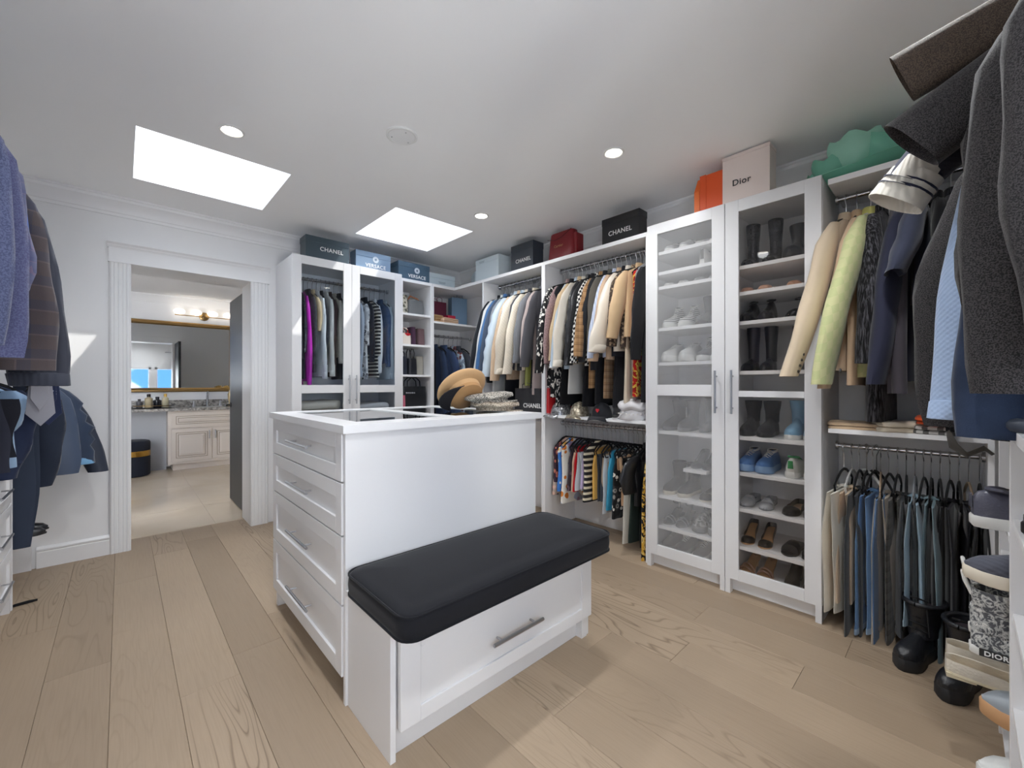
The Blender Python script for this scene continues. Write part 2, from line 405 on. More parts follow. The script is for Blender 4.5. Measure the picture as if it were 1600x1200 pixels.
# floor: sub-floor and single planks
fl = struct(G().box(XL-.1, XR+.1, YN-.1, 4.56, -.03, -.0125).build('floor', simple('subfloor_gap', '6b5b4b', .9)))
PW = .2045; k0 = -6; joints = {-1: 3.60, -2: 2.62, 1: 2.29, 7: 1.2, 8: .895, 10: .965, 11: .36}
RP = random.Random(3)
for k in range(k0, 15):
    x0 = .172 + PW*k
    if x0 > XR+.05: break
    y0 = joints.get(k, RP.uniform(.2, 2.0)); L = 1.9
    cuts = [YN-.1]; y = y0
    while y > YN-.1+.2: y -= L
    y += L if y < YN-.1+.2 else 0
    while y < 4.56-.15: cuts.append(y); y += L
    cuts.append(4.558)
    for a, b_ in zip(cuts, cuts[1:]):
        xm, ym = x0+PW/2, (a+b_)/2; e = .0004; c = .0010
        hx, hy = PW/2-e, (b_-a)/2-e
        gg = G().loft([[(-hx, -hy, -.012), (hx, -hy, -.012), (hx, hy, -.012), (-hx, hy, -.012)],
                       [(-hx, -hy, -.0012), (hx, -hy, -.0012), (hx, hy, -.0012), (-hx, hy, -.0012)],
                       [(-hx+c, -hy+c, 0), (hx-c, -hy+c, 0), (hx-c, hy-c, 0), (-hx+c, hy-c, 0)]])
        p = gg.build('plank', MT['oak'], fl, world=False); p.location = (xm, ym, 0)

# recessed ceiling lights; the last three are unseen, added for fill
RL = [(.442, 2.715), (2.15, 1.412), (2.16, 2.682), (.44, 1.41), (1.75, .12), (.44, .14)]
RLB = ['over the doorway side of the room', 'over the shoe cabinets', 'near the far corner skylight', 'added as unseen fill over the drawer side of the island', 'added as unseen fill over the coats at the right', 'added as unseen fill by the window behind the camera']
for (x, y), w in zip(RL, RLB):
    t = thing('recessed_light', 'round recessed ceiling downlight ' + w, 'ceiling light', (x, y, CEIL), group='recessed ceiling lights')
    G().lathe([(.046, -.0005), (.046, -.003), (.052, -.007), (.060, -.004), (.062, 0)], 28).build('trim_ring', MT['white_plastic'], t, smooth=40, world=False)
    G().lathe([(.0455, -.0035), (.03, -.0045), (.004, -.005)], 28).build('lens', MT['lamp'], t, smooth=60, world=False)
    add_light('downlight_lamp', 'SPOT', (x, y, CEIL-.012), 36, spot_size=2.75, spot_blend=.9, shadow_soft_size=.05, color=(.96, .98, 1))
# round ceiling speaker / smoke detector plate
t = thing('ceiling_speaker', 'round white perforated ceiling plate between the downlights', 'speaker', (1.141, 2.118, CEIL))
G().lathe([(.085, 0), (.085, -.006), (.078, -.010), (.070, -.008)], 36).build('rim', MT['white_plastic'], t, smooth=40, world=False)
G().lathe([(.070, -.0085), (.03, -.011), (.004, -.012)], 36).build('grille', MT['trim'], t, smooth=60, world=False)
for a in (.4, 2.5, 4.6):
    G().lathe([(.004, -.0125), (.004, -.014), (.001, -.0145)], 8, (.055*math.cos(a), .055*math.sin(a))).build('screw', MT['steel'], t, world=False)

# ------------------------------------------------------------------ bathroom beyond the doorway
BX0, BX1, BY1, BC = -1.6, 2.3, 8.26, 2.60
struct(G().box(BX0-.1, BX0, YB, BY1, 0, BC).build('wall_bath_left', MT['wall']))
struct(G().box(BX1, BX1+.1, YB, BY1, 0, BC).build('wall_bath_right', MT['wall']))
struct(G().box(BX0-.1, BX1+.1, BY1, BY1+.1, 0, BC).build('wall_bath_back', MT['wall']))
bs = (-.6, .1, 5.75, 6.65)
g = G(); xs = [BX0-.1, bs[0], bs[1], BX1+.1]; ys = [YB-.02, bs[2], bs[3], BY1+.1]
for i in range(3):
    for j in range(3):
        if i == 1 and j == 1: continue
        g.box(xs[i], xs[i+1], ys[j], ys[j+1], BC, BC+.05)
struct(g.build('ceiling_bath', MT['ceil']))
g = G(); x0, x1, y0, y1 = bs
g.box(x0-.03, x0, y0, y1, BC+.05, 3).box(x1, x1+.03, y0, y1, BC+.05, 3).box(x0-.03, x1+.03, y0-.03, y0, BC+.05, 3).box(x0-.03, x1+.03, y1, y1+.03, BC+.05, 3)
w = struct(g.build('window_5', MT['trim']), 'small skylight in the bathroom ceiling'); G().box(x0, x1, y0, y1, 3.01, 3.016).build('pane', MT['glass'], w)
g = G().prism([(0, -.12), (.012, -.12), (.02, -.09), (.05, -.04), (.07, -.015), (.07, 0), (0, 0)], lambda d, z: (BX0, BY1-d, BC+z), lambda d, z: (BX1, BY1-d, BC+z))
struct(g.build('trim_9', MT['trim'], smooth=25))
bf = struct(G().box(BX0-.1, BX1+.1, 4.56, BY1, -.03, -.002).build('floor_bath', MT['grout']))
for xi in range(-2, 2):
    for yi in range(-1, 3):
        x0 = .622+.9*xi; x1 = x0+.9; y0 = 5.335+1.2*yi; y1 = y0+1.2
        x0 = max(x0, BX0); x1 = min(x1, BX1); y0 = max(y0, 4.565); y1 = min(y1, BY1)
        if x1-x0 < .05 or y1-y0 < .05: continue
        G().box(x0+.0015, x1-.0015, y0+.0015, y1-.0015, -.002, .0).build('tile', MT['tile'], bf)
# black door leaf standing open into the bathroom
dr = struct(G().box(.868, .912, 4.605, 5.44, .012, 2.145).build('door_1', simple('black_satin_door', '2b2d2e', .42), bevel=.002), 'black painted door standing open into the bathroom')
for z in (.35, 1.1, 1.85): G().box(.858, .868, 4.603, 4.612, z-.05, z+.05).tube([(.862, 4.603, z-.05), (.862, 4.603, z+.05)], .007).build('hinge', MT['black'], dr)
for sx in (-1, 1):
    xx = .868 if sx < 0 else .912
    g = G().tube([(xx, 5.38, 1.03), (xx+sx*.05, 5.38, 1.03), (xx+sx*.055, 5.36, 1.03), (xx+sx*.055, 5.26, 1.03)], .009)
    g.tube([(xx, 5.38, 1.03), (xx+sx*.008, 5.38, 1.03)], .026, 16); g.build('door_handle', MT['black'], dr, smooth=40)
# vanity
va = thing('vanity_cabinet', 'cream raised-panel bathroom vanity cabinet seen through the doorway', 'cabinet', (1.3, 8.0, 0))
g = G().box(.49, 2.28, 7.755, 8.25, .09, .865).box(.55, 2.28, 7.80, 8.25, 0, .09); g.build('body', MT['cream'], va, bevel=.003)
def raised(x0, x1, z0, z1, name):
    d = G().box(x0, x1, 7.737, 7.755, z0, z1).build(name, MT['cream'], va, bevel=.003)
    q = G()
    for i_ in (.05, .075):
        q.box(x0+i_, x1-i_, 7.734, 7.738, z0+i_, z0+i_+.007).box(x0+i_, x1-i_, 7.734, 7.738, z1-i_-.007, z1-i_).box(x0+i_, x0+i_+.007, 7.734, 7.738, z0+i_, z1-i_).box(x1-i_-.007, x1-i_, 7.734, 7.738, z0+i_, z1-i_)
    q.build('glaze_line', MT['glaze'], d)
    G().loft([[(x0+.085, 7.737, z0+.085), (x1-.085, 7.737, z0+.085), (x1-.085, 7.737, z1-.085), (x0+.085, 7.737, z1-.085)],
              [(x0+.11, 7.729, z0+.11), (x1-.11, 7.729, z0+.11), (x1-.11, 7.729, z1-.11), (x0+.11, 7.729, z1-.11)]]).build('raised_field', MT['cream'], d)
    return d
raised(.53, 1.50, .62, .84, 'drawer_front')
d1 = raised(.53, 1.005, .13, .60, 'door'); d2 = raised(1.02, 1.495, .13, .60, 'door'); raised(1.53, 2.2, .13, .84, 'door')
for d, x in ((d1, .975), (d2, 1.05)):
    G().tube([(x, 7.737, .44), (x, 7.715, .45), (x, 7.71, .50), (x, 7.715, .55), (x, 7.737, .56)], .006).build('handle', MT['steel'], d, smooth=50)
ctp = thing('vanity_countertop', 'speckled grey granite countertop with low backsplash on the vanity', 'countertop', (.8, 7.98, .865))
G().box(-1.55, 2.28, 7.71, 8.258, .865, .905).build('slab', MT['granite'], ctp, bevel=.006); G().box(-1.55, 2.28, 8.235, 8.258, .905, 1.01).build('backsplash', MT['granite'], ctp)
G().loft([[(1.0+.22*math.cos(a), 7.97+.15*math.sin(a), .9055) for a in [2*PI*i/24 for i in range(24)]], [(1.0+.2*math.cos(a), 7.97+.13*math.sin(a), .9065) for a in [2*PI*i/24 for i in range(24)]]]).build('basin', MT['white_plastic'], ctp)
tag(G().box(-1.55, .488, 7.98, 8.0, 0, .864).build('kneehole_panel', painted('grey_panel_paint', 'b9bcc1', .5)), 'grey back panel of the kneehole under the countertop', 'panel')
fc = thing('faucet', 'brushed metal bathroom faucet with two side handles on granite', 'faucet', (1.0, 8.14, .905))
G().tube([(0, 0, 0), (0, 0, .19), (0, -.02, .225), (0, -.06, .23), (0, -.10, .20), (0, -.105, .18)], [.016, .013, .012, .011, .010, .010]).build('spout', MT['steel'], fc, smooth=50, world=False)
for sx in (-.17, .17): G().lathe([(.026, 0), (.022, .02), (.012, .05), (.015, .075), (.008, .09)], 14, (sx, 0)).tube([(sx, 0, .08), (sx+.05*(1 if sx > 0 else -1), 0, .085)], .006).build('tap_handle', MT['steel'], fc, smooth=50, world=False)
mi = thing('wall_mirror', 'wide bathroom mirror in a gold moulded frame', 'mirror', (.1, 8.25, 1.14))
mx0, mx1, mz0, mz1 = -1.2, 1.372, 1.135, 2.215
G().box(mx0+.06, mx1-.06, 8.243, 8.247, mz0+.06, mz1-.06).build('mirror_glass', MT['mirror'], mi)
def frame_bar(p, q, inx, inz):
    prof = [(0, 0), (0, .03), (.015, .04), (.03, .034), (.045, .038), (.062, .018), (.068, .01), (.068, 0)]
    def f(o, sgn): return lambda d, h: (o[0]+inx*d+sgn*abs(inz)*d, 8.258-h, o[1]+inz*d+sgn*abs(inx)*d)
    return G().prism(prof, f(p, 1), f(q, -1))
g = frame_bar((mx0, mz0), (mx1, mz0), 0, 1)
for o_ in ([frame_bar((mx0, mz1), (mx1, mz1), 0, -1), frame_bar((mx0, mz0), (mx0, mz1), 1, 0), frame_bar((mx1, mz0), (mx1, mz1), -1, 0)]):
    b_ = len(g.v); g.v += o_.v; g.f += [tuple(b_+i for i in q) for q in o_.f]
g.build('frame', MT['gold'], mi, smooth=25)
vl = thing('vanity_light', 'gold bar light with four round glowing glass globes above the mirror', 'wall light', (.97, 8.25, 2.33))
G().lathe([(.065, 0), (.065, .02), (.045, .03), (.01, .034)], 24).move(lambda x, y, z: (x, -z, y)).build('wall_plate', MT['gold'], vl, smooth=40, world=False)
G().tube([(-.37, -.06, -.01), (.37, -.06, -.01)], .007).tube([(0, 0, -.01), (0, -.06, -.01)], .01).build('bar', MT['gold'], vl, smooth=40, world=False)
for i in range(4):
    x = -.315+.21*i
    g = G().lathe([(.006+0*k, -.002) if k == 0 else (.072*math.sin(PI*k/8), .045-.045*math.cos(PI*k/8)) for k in range(0, 8)]+[(.006, .09)], 16, (x, -.06)); g.build('globe', simple('milk_glass_globe', 'ffffff', .4, emit='fff2de', es=1.1) if i == 0 else bpy.data.materials['milk_glass_globe'], vl, smooth=60, world=False)
for i in range(4): add_light('vanity_lamp', 'POINT', (.655+.21*i, 8.10, 2.36), .05, color=(1, .92, .8), shadow_soft_size=.03)
# round stool / bin with gold band
ot = thing('round_pouf', 'dark velvet drum pouf with a gold metal band by the vanity', 'pouf', (.12, 7.70, 0))
G().lathe([(.165, .005), (.18, .02), (.182, .26), (.178, .275)], 28).build('lower_drum', fabric('velvet', '20242e'), ot, smooth=40, world=False)
G().lathe([(.180, .272), (.184, .276), (.184, .345), (.180, .349)], 28).build('band', simple('polished_gold', 'c69a4a', .18, 1), ot, smooth=40, world=False)
G().lathe([(.176, .346), (.182, .36), (.182, .455), (.17, .478), (.14, .488), (.02, .49)], 28).build('upper_drum', fabric('velvet', '20242e'), ot, smooth=40, world=False)
# countertop things
ty = thing('vanity_tray', 'small dark oval vanity tray with a metal rail on granite', 'tray', (.33, 7.93, .905))
G().lathe([(.17, 0), (.175, .008), (.165, .008)], 28).move(lambda x, y, z: (x*1.25, y*.7, z)).build('base', MT['black'], ty, smooth=40, world=False)
G().tube([(.21*math.cos(a), .118*math.sin(a), .04) for a in [2*PI*i/30 for i in range(31)]], .004, 6).build('rail', MT['gold'], ty, smooth=40, world=False)
def bottle(x, y, r, h, col, label, cap='c9a24e', rough=.15):
    t = thing('toiletry_bottle', label, 'bottle', (x, y, .9135), group='toiletries on the vanity tray')
    G().lathe([(r*.9, 0), (r, .006), (r, h*.68), (r*.45, h*.76), (r*.4, h*.8)], 16).build('body', simple('bottle_%s' % col, col, rough), t, smooth=40, world=False)
    G().lathe([(r*.5, h*.8), (r*.5, h*.98), (r*.3, h)], 14).build('cap', simple('cap_%s' % cap, cap, .3, .6), t, smooth=40, world=False)
bottle(.19, 7.94, .035, .13, '56565a', 'squat dark grey bottle at the left of the vanity tray', '2a2a2a')
bottle(.29, 7.92, .045, .20, 'b7ab8c', 'tall amber glass jar with dark lid on the vanity tray', '26221e')
bottle(.385, 7.93, .045, .16, '24262c', 'black flower-like bottle in the middle of the vanity tray', '24262c')
bottle(.475, 7.94, .038, .20, 'cfc6a4', 'pale bottle with gold cap at the right of the vanity tray')
or_ = thing('gold_vase', 'small glass vase with gold leaves beside the faucet', 'vase', (1.27, 7.90, .905))
G().lathe([(.03, 0), (.035, .02), (.02, .06), (.035, .12), (.04, .19), (.022, .24), (.03, .26)], 18).build('vase_body', simple('gold_glass', 'd6bf90', .12, .4), or_, smooth=40, world=False)
for i in range(7):
    a = i*.9; r = .10+.03*(i % 3)
    G().tube([(0, 0, .25), (r*.5*math.cos(a), r*.5*math.sin(a), .31), (r*math.cos(a), r*math.sin(a), .30)], [.004, .022, .003], 6, .25).build('leaf', simple('gold_leaf', 'c8a668', .35, .7) if i == 0 else bpy.data.materials['gold_leaf'], or_, smooth=60, world=False)
# ------------------------------------------------------------------ fitted wardrobes
XF, YF = 2.69, 3.81          # front planes of the right run and of the far run
TOP = 2.318; TH = .02
def mapper(side):
    if side == 'R': return lambda a, b, z: (XF+b, a, z)
    if side == 'F': return lambda a, b, z: (a, YF+b, z)
    if side == 'L': return lambda a, b, z: (-.44-b, a, z)
    if side == 'N': return lambda a, b, z: (a, -.095-b, z)
def mbox(g, P, a0, a1, b0, b1, z0, z1):
    p, q = P(a0, b0, z0), P(a1, b1, z1); return g.box(p[0], q[0], p[1], q[1], p[2], q[2])
def unit(name, label, cat, side, a0, a1, depth, z1=TOP, z0=0, shelves=(), rods=(), back=True, kick=.085, mid=(), top=True, sideL=True, sideR=True, group=None):
    """carcass: side panels, top, bottom, back, shelves, hanging rods"""
    P = mapper(side); c = P((a0+a1)/2, depth/2, z0)
    u = thing(name, label, cat, c, group=group); T = TH
    if sideL: mbox(G(), P, a0, a0+T, 0, depth, z0, z1).build('side_panel', MT['inner'], u, bevel=.001)
    if sideR: mbox(G(), P, a1-T, a1, 0, depth, z0, z1).build('side_panel', MT['inner'], u, bevel=.001)
    if top: mbox(G(), P, a0+T, a1-T, 0, depth, z1-.03, z1).build('top_panel', MT['inner'], u, bevel=.001)
    if back: mbox(G(), P, a0+T, a1-T, depth-.01, depth, z0+.02, z1-.03).build('back_panel', MT['inner'], u)
    if kick: mbox(G(), P, a0+T, a1-T, .045, .06, z0, z0+kick).build('plinth', MT['inner'], u)
    for s in shelves:
        z, s0, s1 = (s, a0+T, a1-T) if isinstance(s, (int, float)) else s
        mbox(G(), P, s0, s1, .004, depth-.012, z-.022, z).build('shelf', MT['inner'], u, bevel=.001)
    for z, b in rods:
        r = G().tube([P(a0+T, b, z), P(a1-T, b, z)], .0125, 16).build('hanging_rod', MT['chrome'], u, smooth=40)
        for e0, e1 in ((a0+T, a0+T+.012), (a1-T-.012, a1-T)): G().tube([P(e0, b, z), P(e1, b, z)], .024, 16).build('rod_socket', MT['chrome'], r, smooth=40)
    return u, P
def glass_door(u, P, a0, a1, z0, z1, mat, handle_a, panes, st=.075):
    b0, b1 = -.022, -.002; g = G()
    mbox(g, P, a0, a0+st, b0, b1, z0, z1); mbox(g, P, a1-st, a1, b0, b1, z0, z1)
    zs = [z0] + [z for p in panes for z in p] + [z1]
    for i in range(0, len(zs), 2): mbox(g, P, a0+st, a1-st, b0, b1, zs[i], zs[i+1])
    d = g.build('door', MT['cab'], u, bevel=.0015)
    for p in panes: mbox(G(), P, a0+st-.006, a1-st+.006, -.013, -.009, p[0]-.006, p[1]+.006).build('pane', mat, d)
    h0, h1 = 1.075, 1.335
    G().tube([P(handle_a, -.052, h0), P(handle_a, -.052, h1)], .006, 10).tube([P(handle_a, -.02, h0+.035), P(handle_a, -.052, h0+.035)], .004).tube([P(handle_a, -.02, h1-.035), P(handle_a, -.052, h1-.035)], .004).build('handle', MT['steel'], d, smooth=40)
    return d
# right run
RD = .425
uA, PR = unit('open_wardrobe', 'white open wardrobe bay with hanging sweaters next to the corner', 'wardrobe', 'R', 2.482, 3.323, RD, shelves=(.99,), rods=((2.265, .215), (.905, .23)), kick=.085)
uB, _ = unit('open_wardrobe', 'white open double-hang wardrobe bay beside the glass shoe cabinets', 'wardrobe', 'R', 1.486, 2.480, RD, shelves=(.99,), rods=((2.265, .215), (.905, .23)), kick=0)
SL = (2.155, 2.018, 1.918, 1.635, 1.40, .935, (.70, 1.09, 1.24), .497, .288, .10)
SRr = (1.955, 1.80, 1.625, 1.33, .942, .729, .515, .29, .10)
cL, _ = unit('shoe_cabinet', 'tall white shoe cabinet with grey misty glass door', 'shoe cabinet', 'R', .972, 1.484, RD, z1=2.336, shelves=SL, kick=.085)
glass_door(cL, PR, .974, 1.483, .088, 2.344, MT['glass_grey'], 1.018, ((.158, 1.175), (1.248, 2.273)))
cR, _ = unit('shoe_cabinet', 'tall white shoe cabinet with dark clear glass door under the pale box', 'shoe cabinet', 'R', .492, .970, RD, z1=2.336, shelves=SRr, kick=.085)
glass_door(cR, PR, .493, .970, .088, 2.344, MT['glass_bronze'], .925, ((.152, 1.177), (1.212, 2.273)))
for u_, a in ((cL, 1.468), (cL, .986), (cR, .955), (cR, .506)):
    mbox(G(), PR, a-.014, a+.014, -.022, .02, 0, .09).build('foot', MT['cab'], u_)
uC, _ = unit('open_wardrobe', 'white open double-hang wardrobe bay at the right with blazers and jeans', 'wardrobe', 'R', -.10, .490, RD, shelves=(1.02,), rods=((2.27, .21), (.915, .21)), kick=0, sideR=False)
# far run
FD = .465
uW, PF = unit('glass_wardrobe', 'white two-door glass wardrobe beside the doorway', 'wardrobe', 'F', 1.037, 2.042, FD, z1=2.336, shelves=(1.20, .6), rods=((2.205, .24),), kick=.085)
glass_door(uW, PF, 1.038, 1.539, .088, 2.344, MT['glass_blue'], 1.508, ((.158, 1.175), (1.245, 2.272)))
glass_door(uW, PF, 1.541, 2.041, .088, 2.344, MT['glass_blue'], 1.572, ((.158, 1.175), (1.245, 2.272)))
uK, _ = unit('cubby_shelf', 'narrow white cubby column of handbags beside the glass wardrobe', 'shelf unit', 'F', 2.044, 2.405, FD, shelves=(1.975, 1.66, 1.35, 1.02, .68, .34, .1), kick=.085)
uQ, _ = unit('corner_wardrobe', 'white corner wardrobe bay with a shelf of bags above hanging jeans', 'wardrobe', 'F', 2.407, 3.11, FD, shelves=(1.925, .10), rods=((1.795, .24),), kick=.085)
# corner return of the right run: top board between corner bay and first open bay
mbox(G(), PR, 3.325, YF-.002, .0, RD, TOP-.03, TOP).build('corner_top', MT['inner'], uQ, bevel=.001)
# left run
uL, PL = unit('left_wardrobe', 'white fitted wardrobe along the left wall with hanging blazers', 'wardrobe', 'L', .9, 2.16, .41, shelves=(), rods=((2.255, .12), ), kick=0, back=False, z0=0)
uL2, _ = unit('left_wardrobe', 'white low-rail wardrobe bay at the left end by the doorway wall', 'wardrobe', 'L', 3.575, 4.275, .41, z1=1.50, shelves=(.34,), rods=((1.425, .10),), kick=0, back=True)
ud = thing('drawer_chest', 'white drawer chest at the left edge under the hanging shirts', 'drawers', (-.64, 2.87, 0))
G().box(-.848, -.46, 2.17, 3.565, .1, .815).build('body', MT['cab'], ud, bevel=.002); G().box(-.848, -.50, 2.2, 3.53, 0, .1).build('plinth', MT['inner'], ud)
G().box(-.848, -.445, 2.165, 3.572, .815, .835).build('top_panel', MT['cab'], ud, bevel=.002)
for a0, a1 in ((2.175, 2.865), (2.875, 3.562)):
    for z0, z1 in ((.60, .81), (.355, .592), (.105, .347)):
        g = G().box(-.46, -.44, a0, a0+.05, z0, z1).box(-.46, -.44, a1-.05, a1, z0, z1).box(-.46, -.44, a0+.05, a1-.05, z0, z0+.05).box(-.46, -.44, a0+.05, a1-.05, z1-.05, z1).box(-.46, -.452, a0+.05, a1-.05, z0+.05, z1-.05)
        d = g.build('drawer', MT['cab'], ud, bevel=.0015); m = (a0+a1)/2; zz = (z0+z1)/2
        G().tube([(-.41, m-.14, zz), (-.41, m+.14, zz)], .006).tube([(-.445, m-.11, zz), (-.41, m-.11, zz)], .004).tube([(-.445, m+.11, zz), (-.41, m+.11, zz)], .004).build('handle', MT['steel'], d, smooth=40)
G().box(-.53, -.445, 3.54, 3.57, 0, .1).build('foot', MT['cab'], ud)
# lower rail above the drawers
lr = thing('low_hanging_rail', 'chrome rail with brackets above the drawer chest at the left', 'rail', (-.56, 2.9, 1.36))
G().tube([(-.56, 2.0, 1.40), (-.56, 3.55, 1.40)], .0125, 12).build('rod', MT['chrome'], lr, smooth=40)
for y in (2.02, 3.53): G().tube([(-.85, y, 1.40), (-.56, y, 1.40)], .009).build('bracket', MT['chrome'], lr, smooth=40)
# near-wall run: coats above, shoe shelves below
uN, PN = unit('shoe_shelf', 'white open shoe shelf tower at the right edge, far column', 'shoe shelf', 'N', 1.82, 2.32, .35, z1=1.13, shelves=(.07, .27, .44, .66, .80), kick=.05)
uN2, _ = unit('shoe_shelf', 'white open shoe shelf tower at the right edge, near column', 'shoe shelf', 'N', 1.27, 1.818, .35, z1=1.13, shelves=(.10, .36, .62, .88), kick=.05)
cr = thing('coat_rail', 'chrome coat rail high on the wall behind the camera, right', 'rail', (1.9, -.36, 2.25))
G().tube([(1.0, -.34, 2.25), (2.62, -.34, 2.25)], .0125, 12).build('rod', MT['chrome'], cr, smooth=40)
for x in (1.02, 1.8, 2.6): G().tube([(x, YN, 2.25), (x, -.34, 2.25)], .009).build('bracket', MT['chrome'], cr, smooth=40)

# ------------------------------------------------------------------ island with drawers and glass top
ix0, ix1, iy0, iy1 = .648, 1.70, 1.632, 2.66
isl = thing('island', 'white closet island with drawers and a glass-topped display counter', 'island', ((ix0+ix1)/2, (iy0+iy1)/2, 0))
g = G().box(ix0+.004, ix1, iy0+.004, iy1, .1, 1.06).box(ix0+.06, ix1-.06, iy0+.3, iy1-.06, 0, .1)
g.build('body', MT['cab'], isl, bevel=.002)
for y in (iy1-.03, iy0): G().box(ix0, ix0+.05, y, y+.03, 0, .1).build('foot', MT['cab'], isl)
G().box(ix0-.012, ix1+.002, iy0-.004, iy0+.016, .0, 1.06).build('end_panel', MT['cab'], isl, bevel=.0015)
# top with two glazed openings
tz0, tz1 = 1.061, 1.092; tx0, tx1, ty0, ty1 = ix0-.03, ix1+.03, iy0-.03, iy1+.03
holes = [(.73, 1.16, 1.75, 2.58), (1.24, 1.64, 1.75, 2.58)]
g = G(); xs = [tx0, .73, 1.16, 1.24, 1.64, tx1]; ys = [ty0, 1.75, 2.58, ty1]
for i in range(5):
    for j in range(3):
        if j == 1 and i in (1, 3): continue
        g.box(xs[i], xs[i+1], ys[j], ys[j+1], tz0, tz1)
g.build('top', MT['cab'], isl)
for x0, x1, y0, y1 in holes:
    G().box(x0, x1, y0, y1, tz1-.009, tz1-.004).build('glass_top', glass('display_top_glass', (.9, .93, .93, 1), 1.6) if x0 < 1 else bpy.data.materials['display_top_glass'], isl)
    q = G()
    for yy in (y0+.27, y0+.55): q.box(x0, x1, yy-.004, yy+.004, 1.062, tz1-.012)
    q.box((x0+x1)/2-.004, (x0+x1)/2+.004, y0, y1, 1.062, tz1-.012); q.build('jewellery_divider', simple('grey_velvet_lining', '8f8f92', .9) if x0 < 1 else bpy.data.materials['grey_velvet_lining'], isl)
for z0, z1 in ((.867, 1.058), (.657, .861), (.385, .651), (.103, .379)):
    x0, x1 = ix0-.018, ix0+.003; y0, y1 = iy0+.020, iy1-.003; s_ = .062
    g = G().box(x0, x1, y0, y0+s_, z0, z1).box(x0, x1, y1-s_, y1, z0, z1).box(x0, x1, y0+s_, y1-s_, z0, z0+s_).box(x0, x1, y0+s_, y1-s_, z1-s_, z1).box(x0+.010, x1, y0+s_, y1-s_, z0+s_, z1-s_)
    d = g.build('drawer', MT['cab'], isl, bevel=.0015)
    zz = (z0+z1)/2+.01; a, b_ = 1.965, 2.275
    G().tube([(x0-.034, a, zz), (x0-.034, b_, zz)], .0065, 10).tube([(x0, a+.045, zz), (x0-.034, a+.045, zz)], .0045).tube([(x0, b_-.045, zz), (x0-.034, b_-.045, zz)], .0045).build('handle', MT['steel'], d, smooth=40)
# bench
bn = thing('bench', 'white storage bench with one wide drawer at the island end', 'bench', (1.175, 1.45, 0))
bx0, bx1, by0, by1 = .645, 1.715, 1.275, 1.626
G().box(bx0, bx0+.02, by0, by1, 0, .43).build('side_panel', MT['cab'], bn, bevel=.001); G().box(bx1-.02, bx1, by0+.0, by1, .0, .43).build('side_panel', MT['cab'], bn, bevel=.001)
G().box(bx0+.02, bx1-.02, by0+.02, by1, .1, .43).build('body', MT['cab'], bn); G().box(bx0+.02, bx1-.02, by0+.03, by0+.045, 0, .1).build('plinth', MT['cab'], bn)
G().box(bx0-.008, bx1+.008, by0-.022, by1, .4305, .4505).build('seat_board', MT['cab'], bn, bevel=.001)
G().box(bx1-.06, bx1-.02, by0-.005, by0+.03, 0, .105).build('foot', MT['cab'], bn)
x0, x1, z0, z1 = bx0+.026, bx1-.004, .105, .425; y0, y1 = by0-.022, by0-.001; s_ = .075
g = G().box(x0, x0+s_, y0, y1, z0, z1).box(x1-s_, x1, y0, y1, z0, z1).box(x0+s_, x1-s_, y0, y1, z0, z0+s_*.7).box(x0+s_, x1-s_, y0, y1, z1-s_*.9, z1).box(x0+s_, x1-s_, y0+.007, y1, z0+s_*.7, z1-s_*.9)
d = g.build('drawer', MT['cab'], bn, bevel=.0015)
G().tube([(1.045, y0-.034, .247), (1.322, y0-.034, .247)], .0075, 10).tube([(1.09, y0, .247), (1.09, y0-.034, .247)], .005).tube([(1.277, y0, .247), (1.277, y0-.034, .247)], .005).build('handle', MT['steel'], d, smooth=40)
# velvet cushion: rounded slab with piping
cu = thing('bench_cushion', 'dark charcoal velvet box cushion with piping on the white bench', 'cushion', (1.175, 1.37, .451))
def rrect(hx, hy, r, n=6):
    out = []
    for cx, cy, a0 in ((hx-r, hy-r, 0), (-hx+r, hy-r, PI/2), (-hx+r, -hy+r, PI), (hx-r, -hy+r, 1.5*PI)):
        for i in range(n+1): a = a0+PI/2*i/n; out.append((cx+r*math.cos(a), cy+r*math.sin(a)))
    return out
hx, hy = .555, .236; rings = []
for k, (sc_, z) in enumerate(((-.045, .000), (-.012, .004), (-.002, .014), (0, .03), (.002, .05), (0, .07), (-.002, .083), (-.012, .092), (-.04, .0985), (-.10, .104), (-.17, .107))):
    rings.append([(x, y, z) for x, y in rrect(hx+sc_, hy+sc_, max(.012, .06+sc_*.5))])
G().loft(rings).build('pad', fabric('velvet', '15161b'), cu, smooth=50, world=False)
for z, s_ in ((.086, .0), (.012, .0)):
    pts = [(x, y, z) for x, y in rrect(hx+s_-.001, hy+s_-.001, .058)]; pts.append(pts[0])
    G().tube(pts, .0042, 6).build('piping', fabric('velvet', '101116'), cu, smooth=50, world=False)
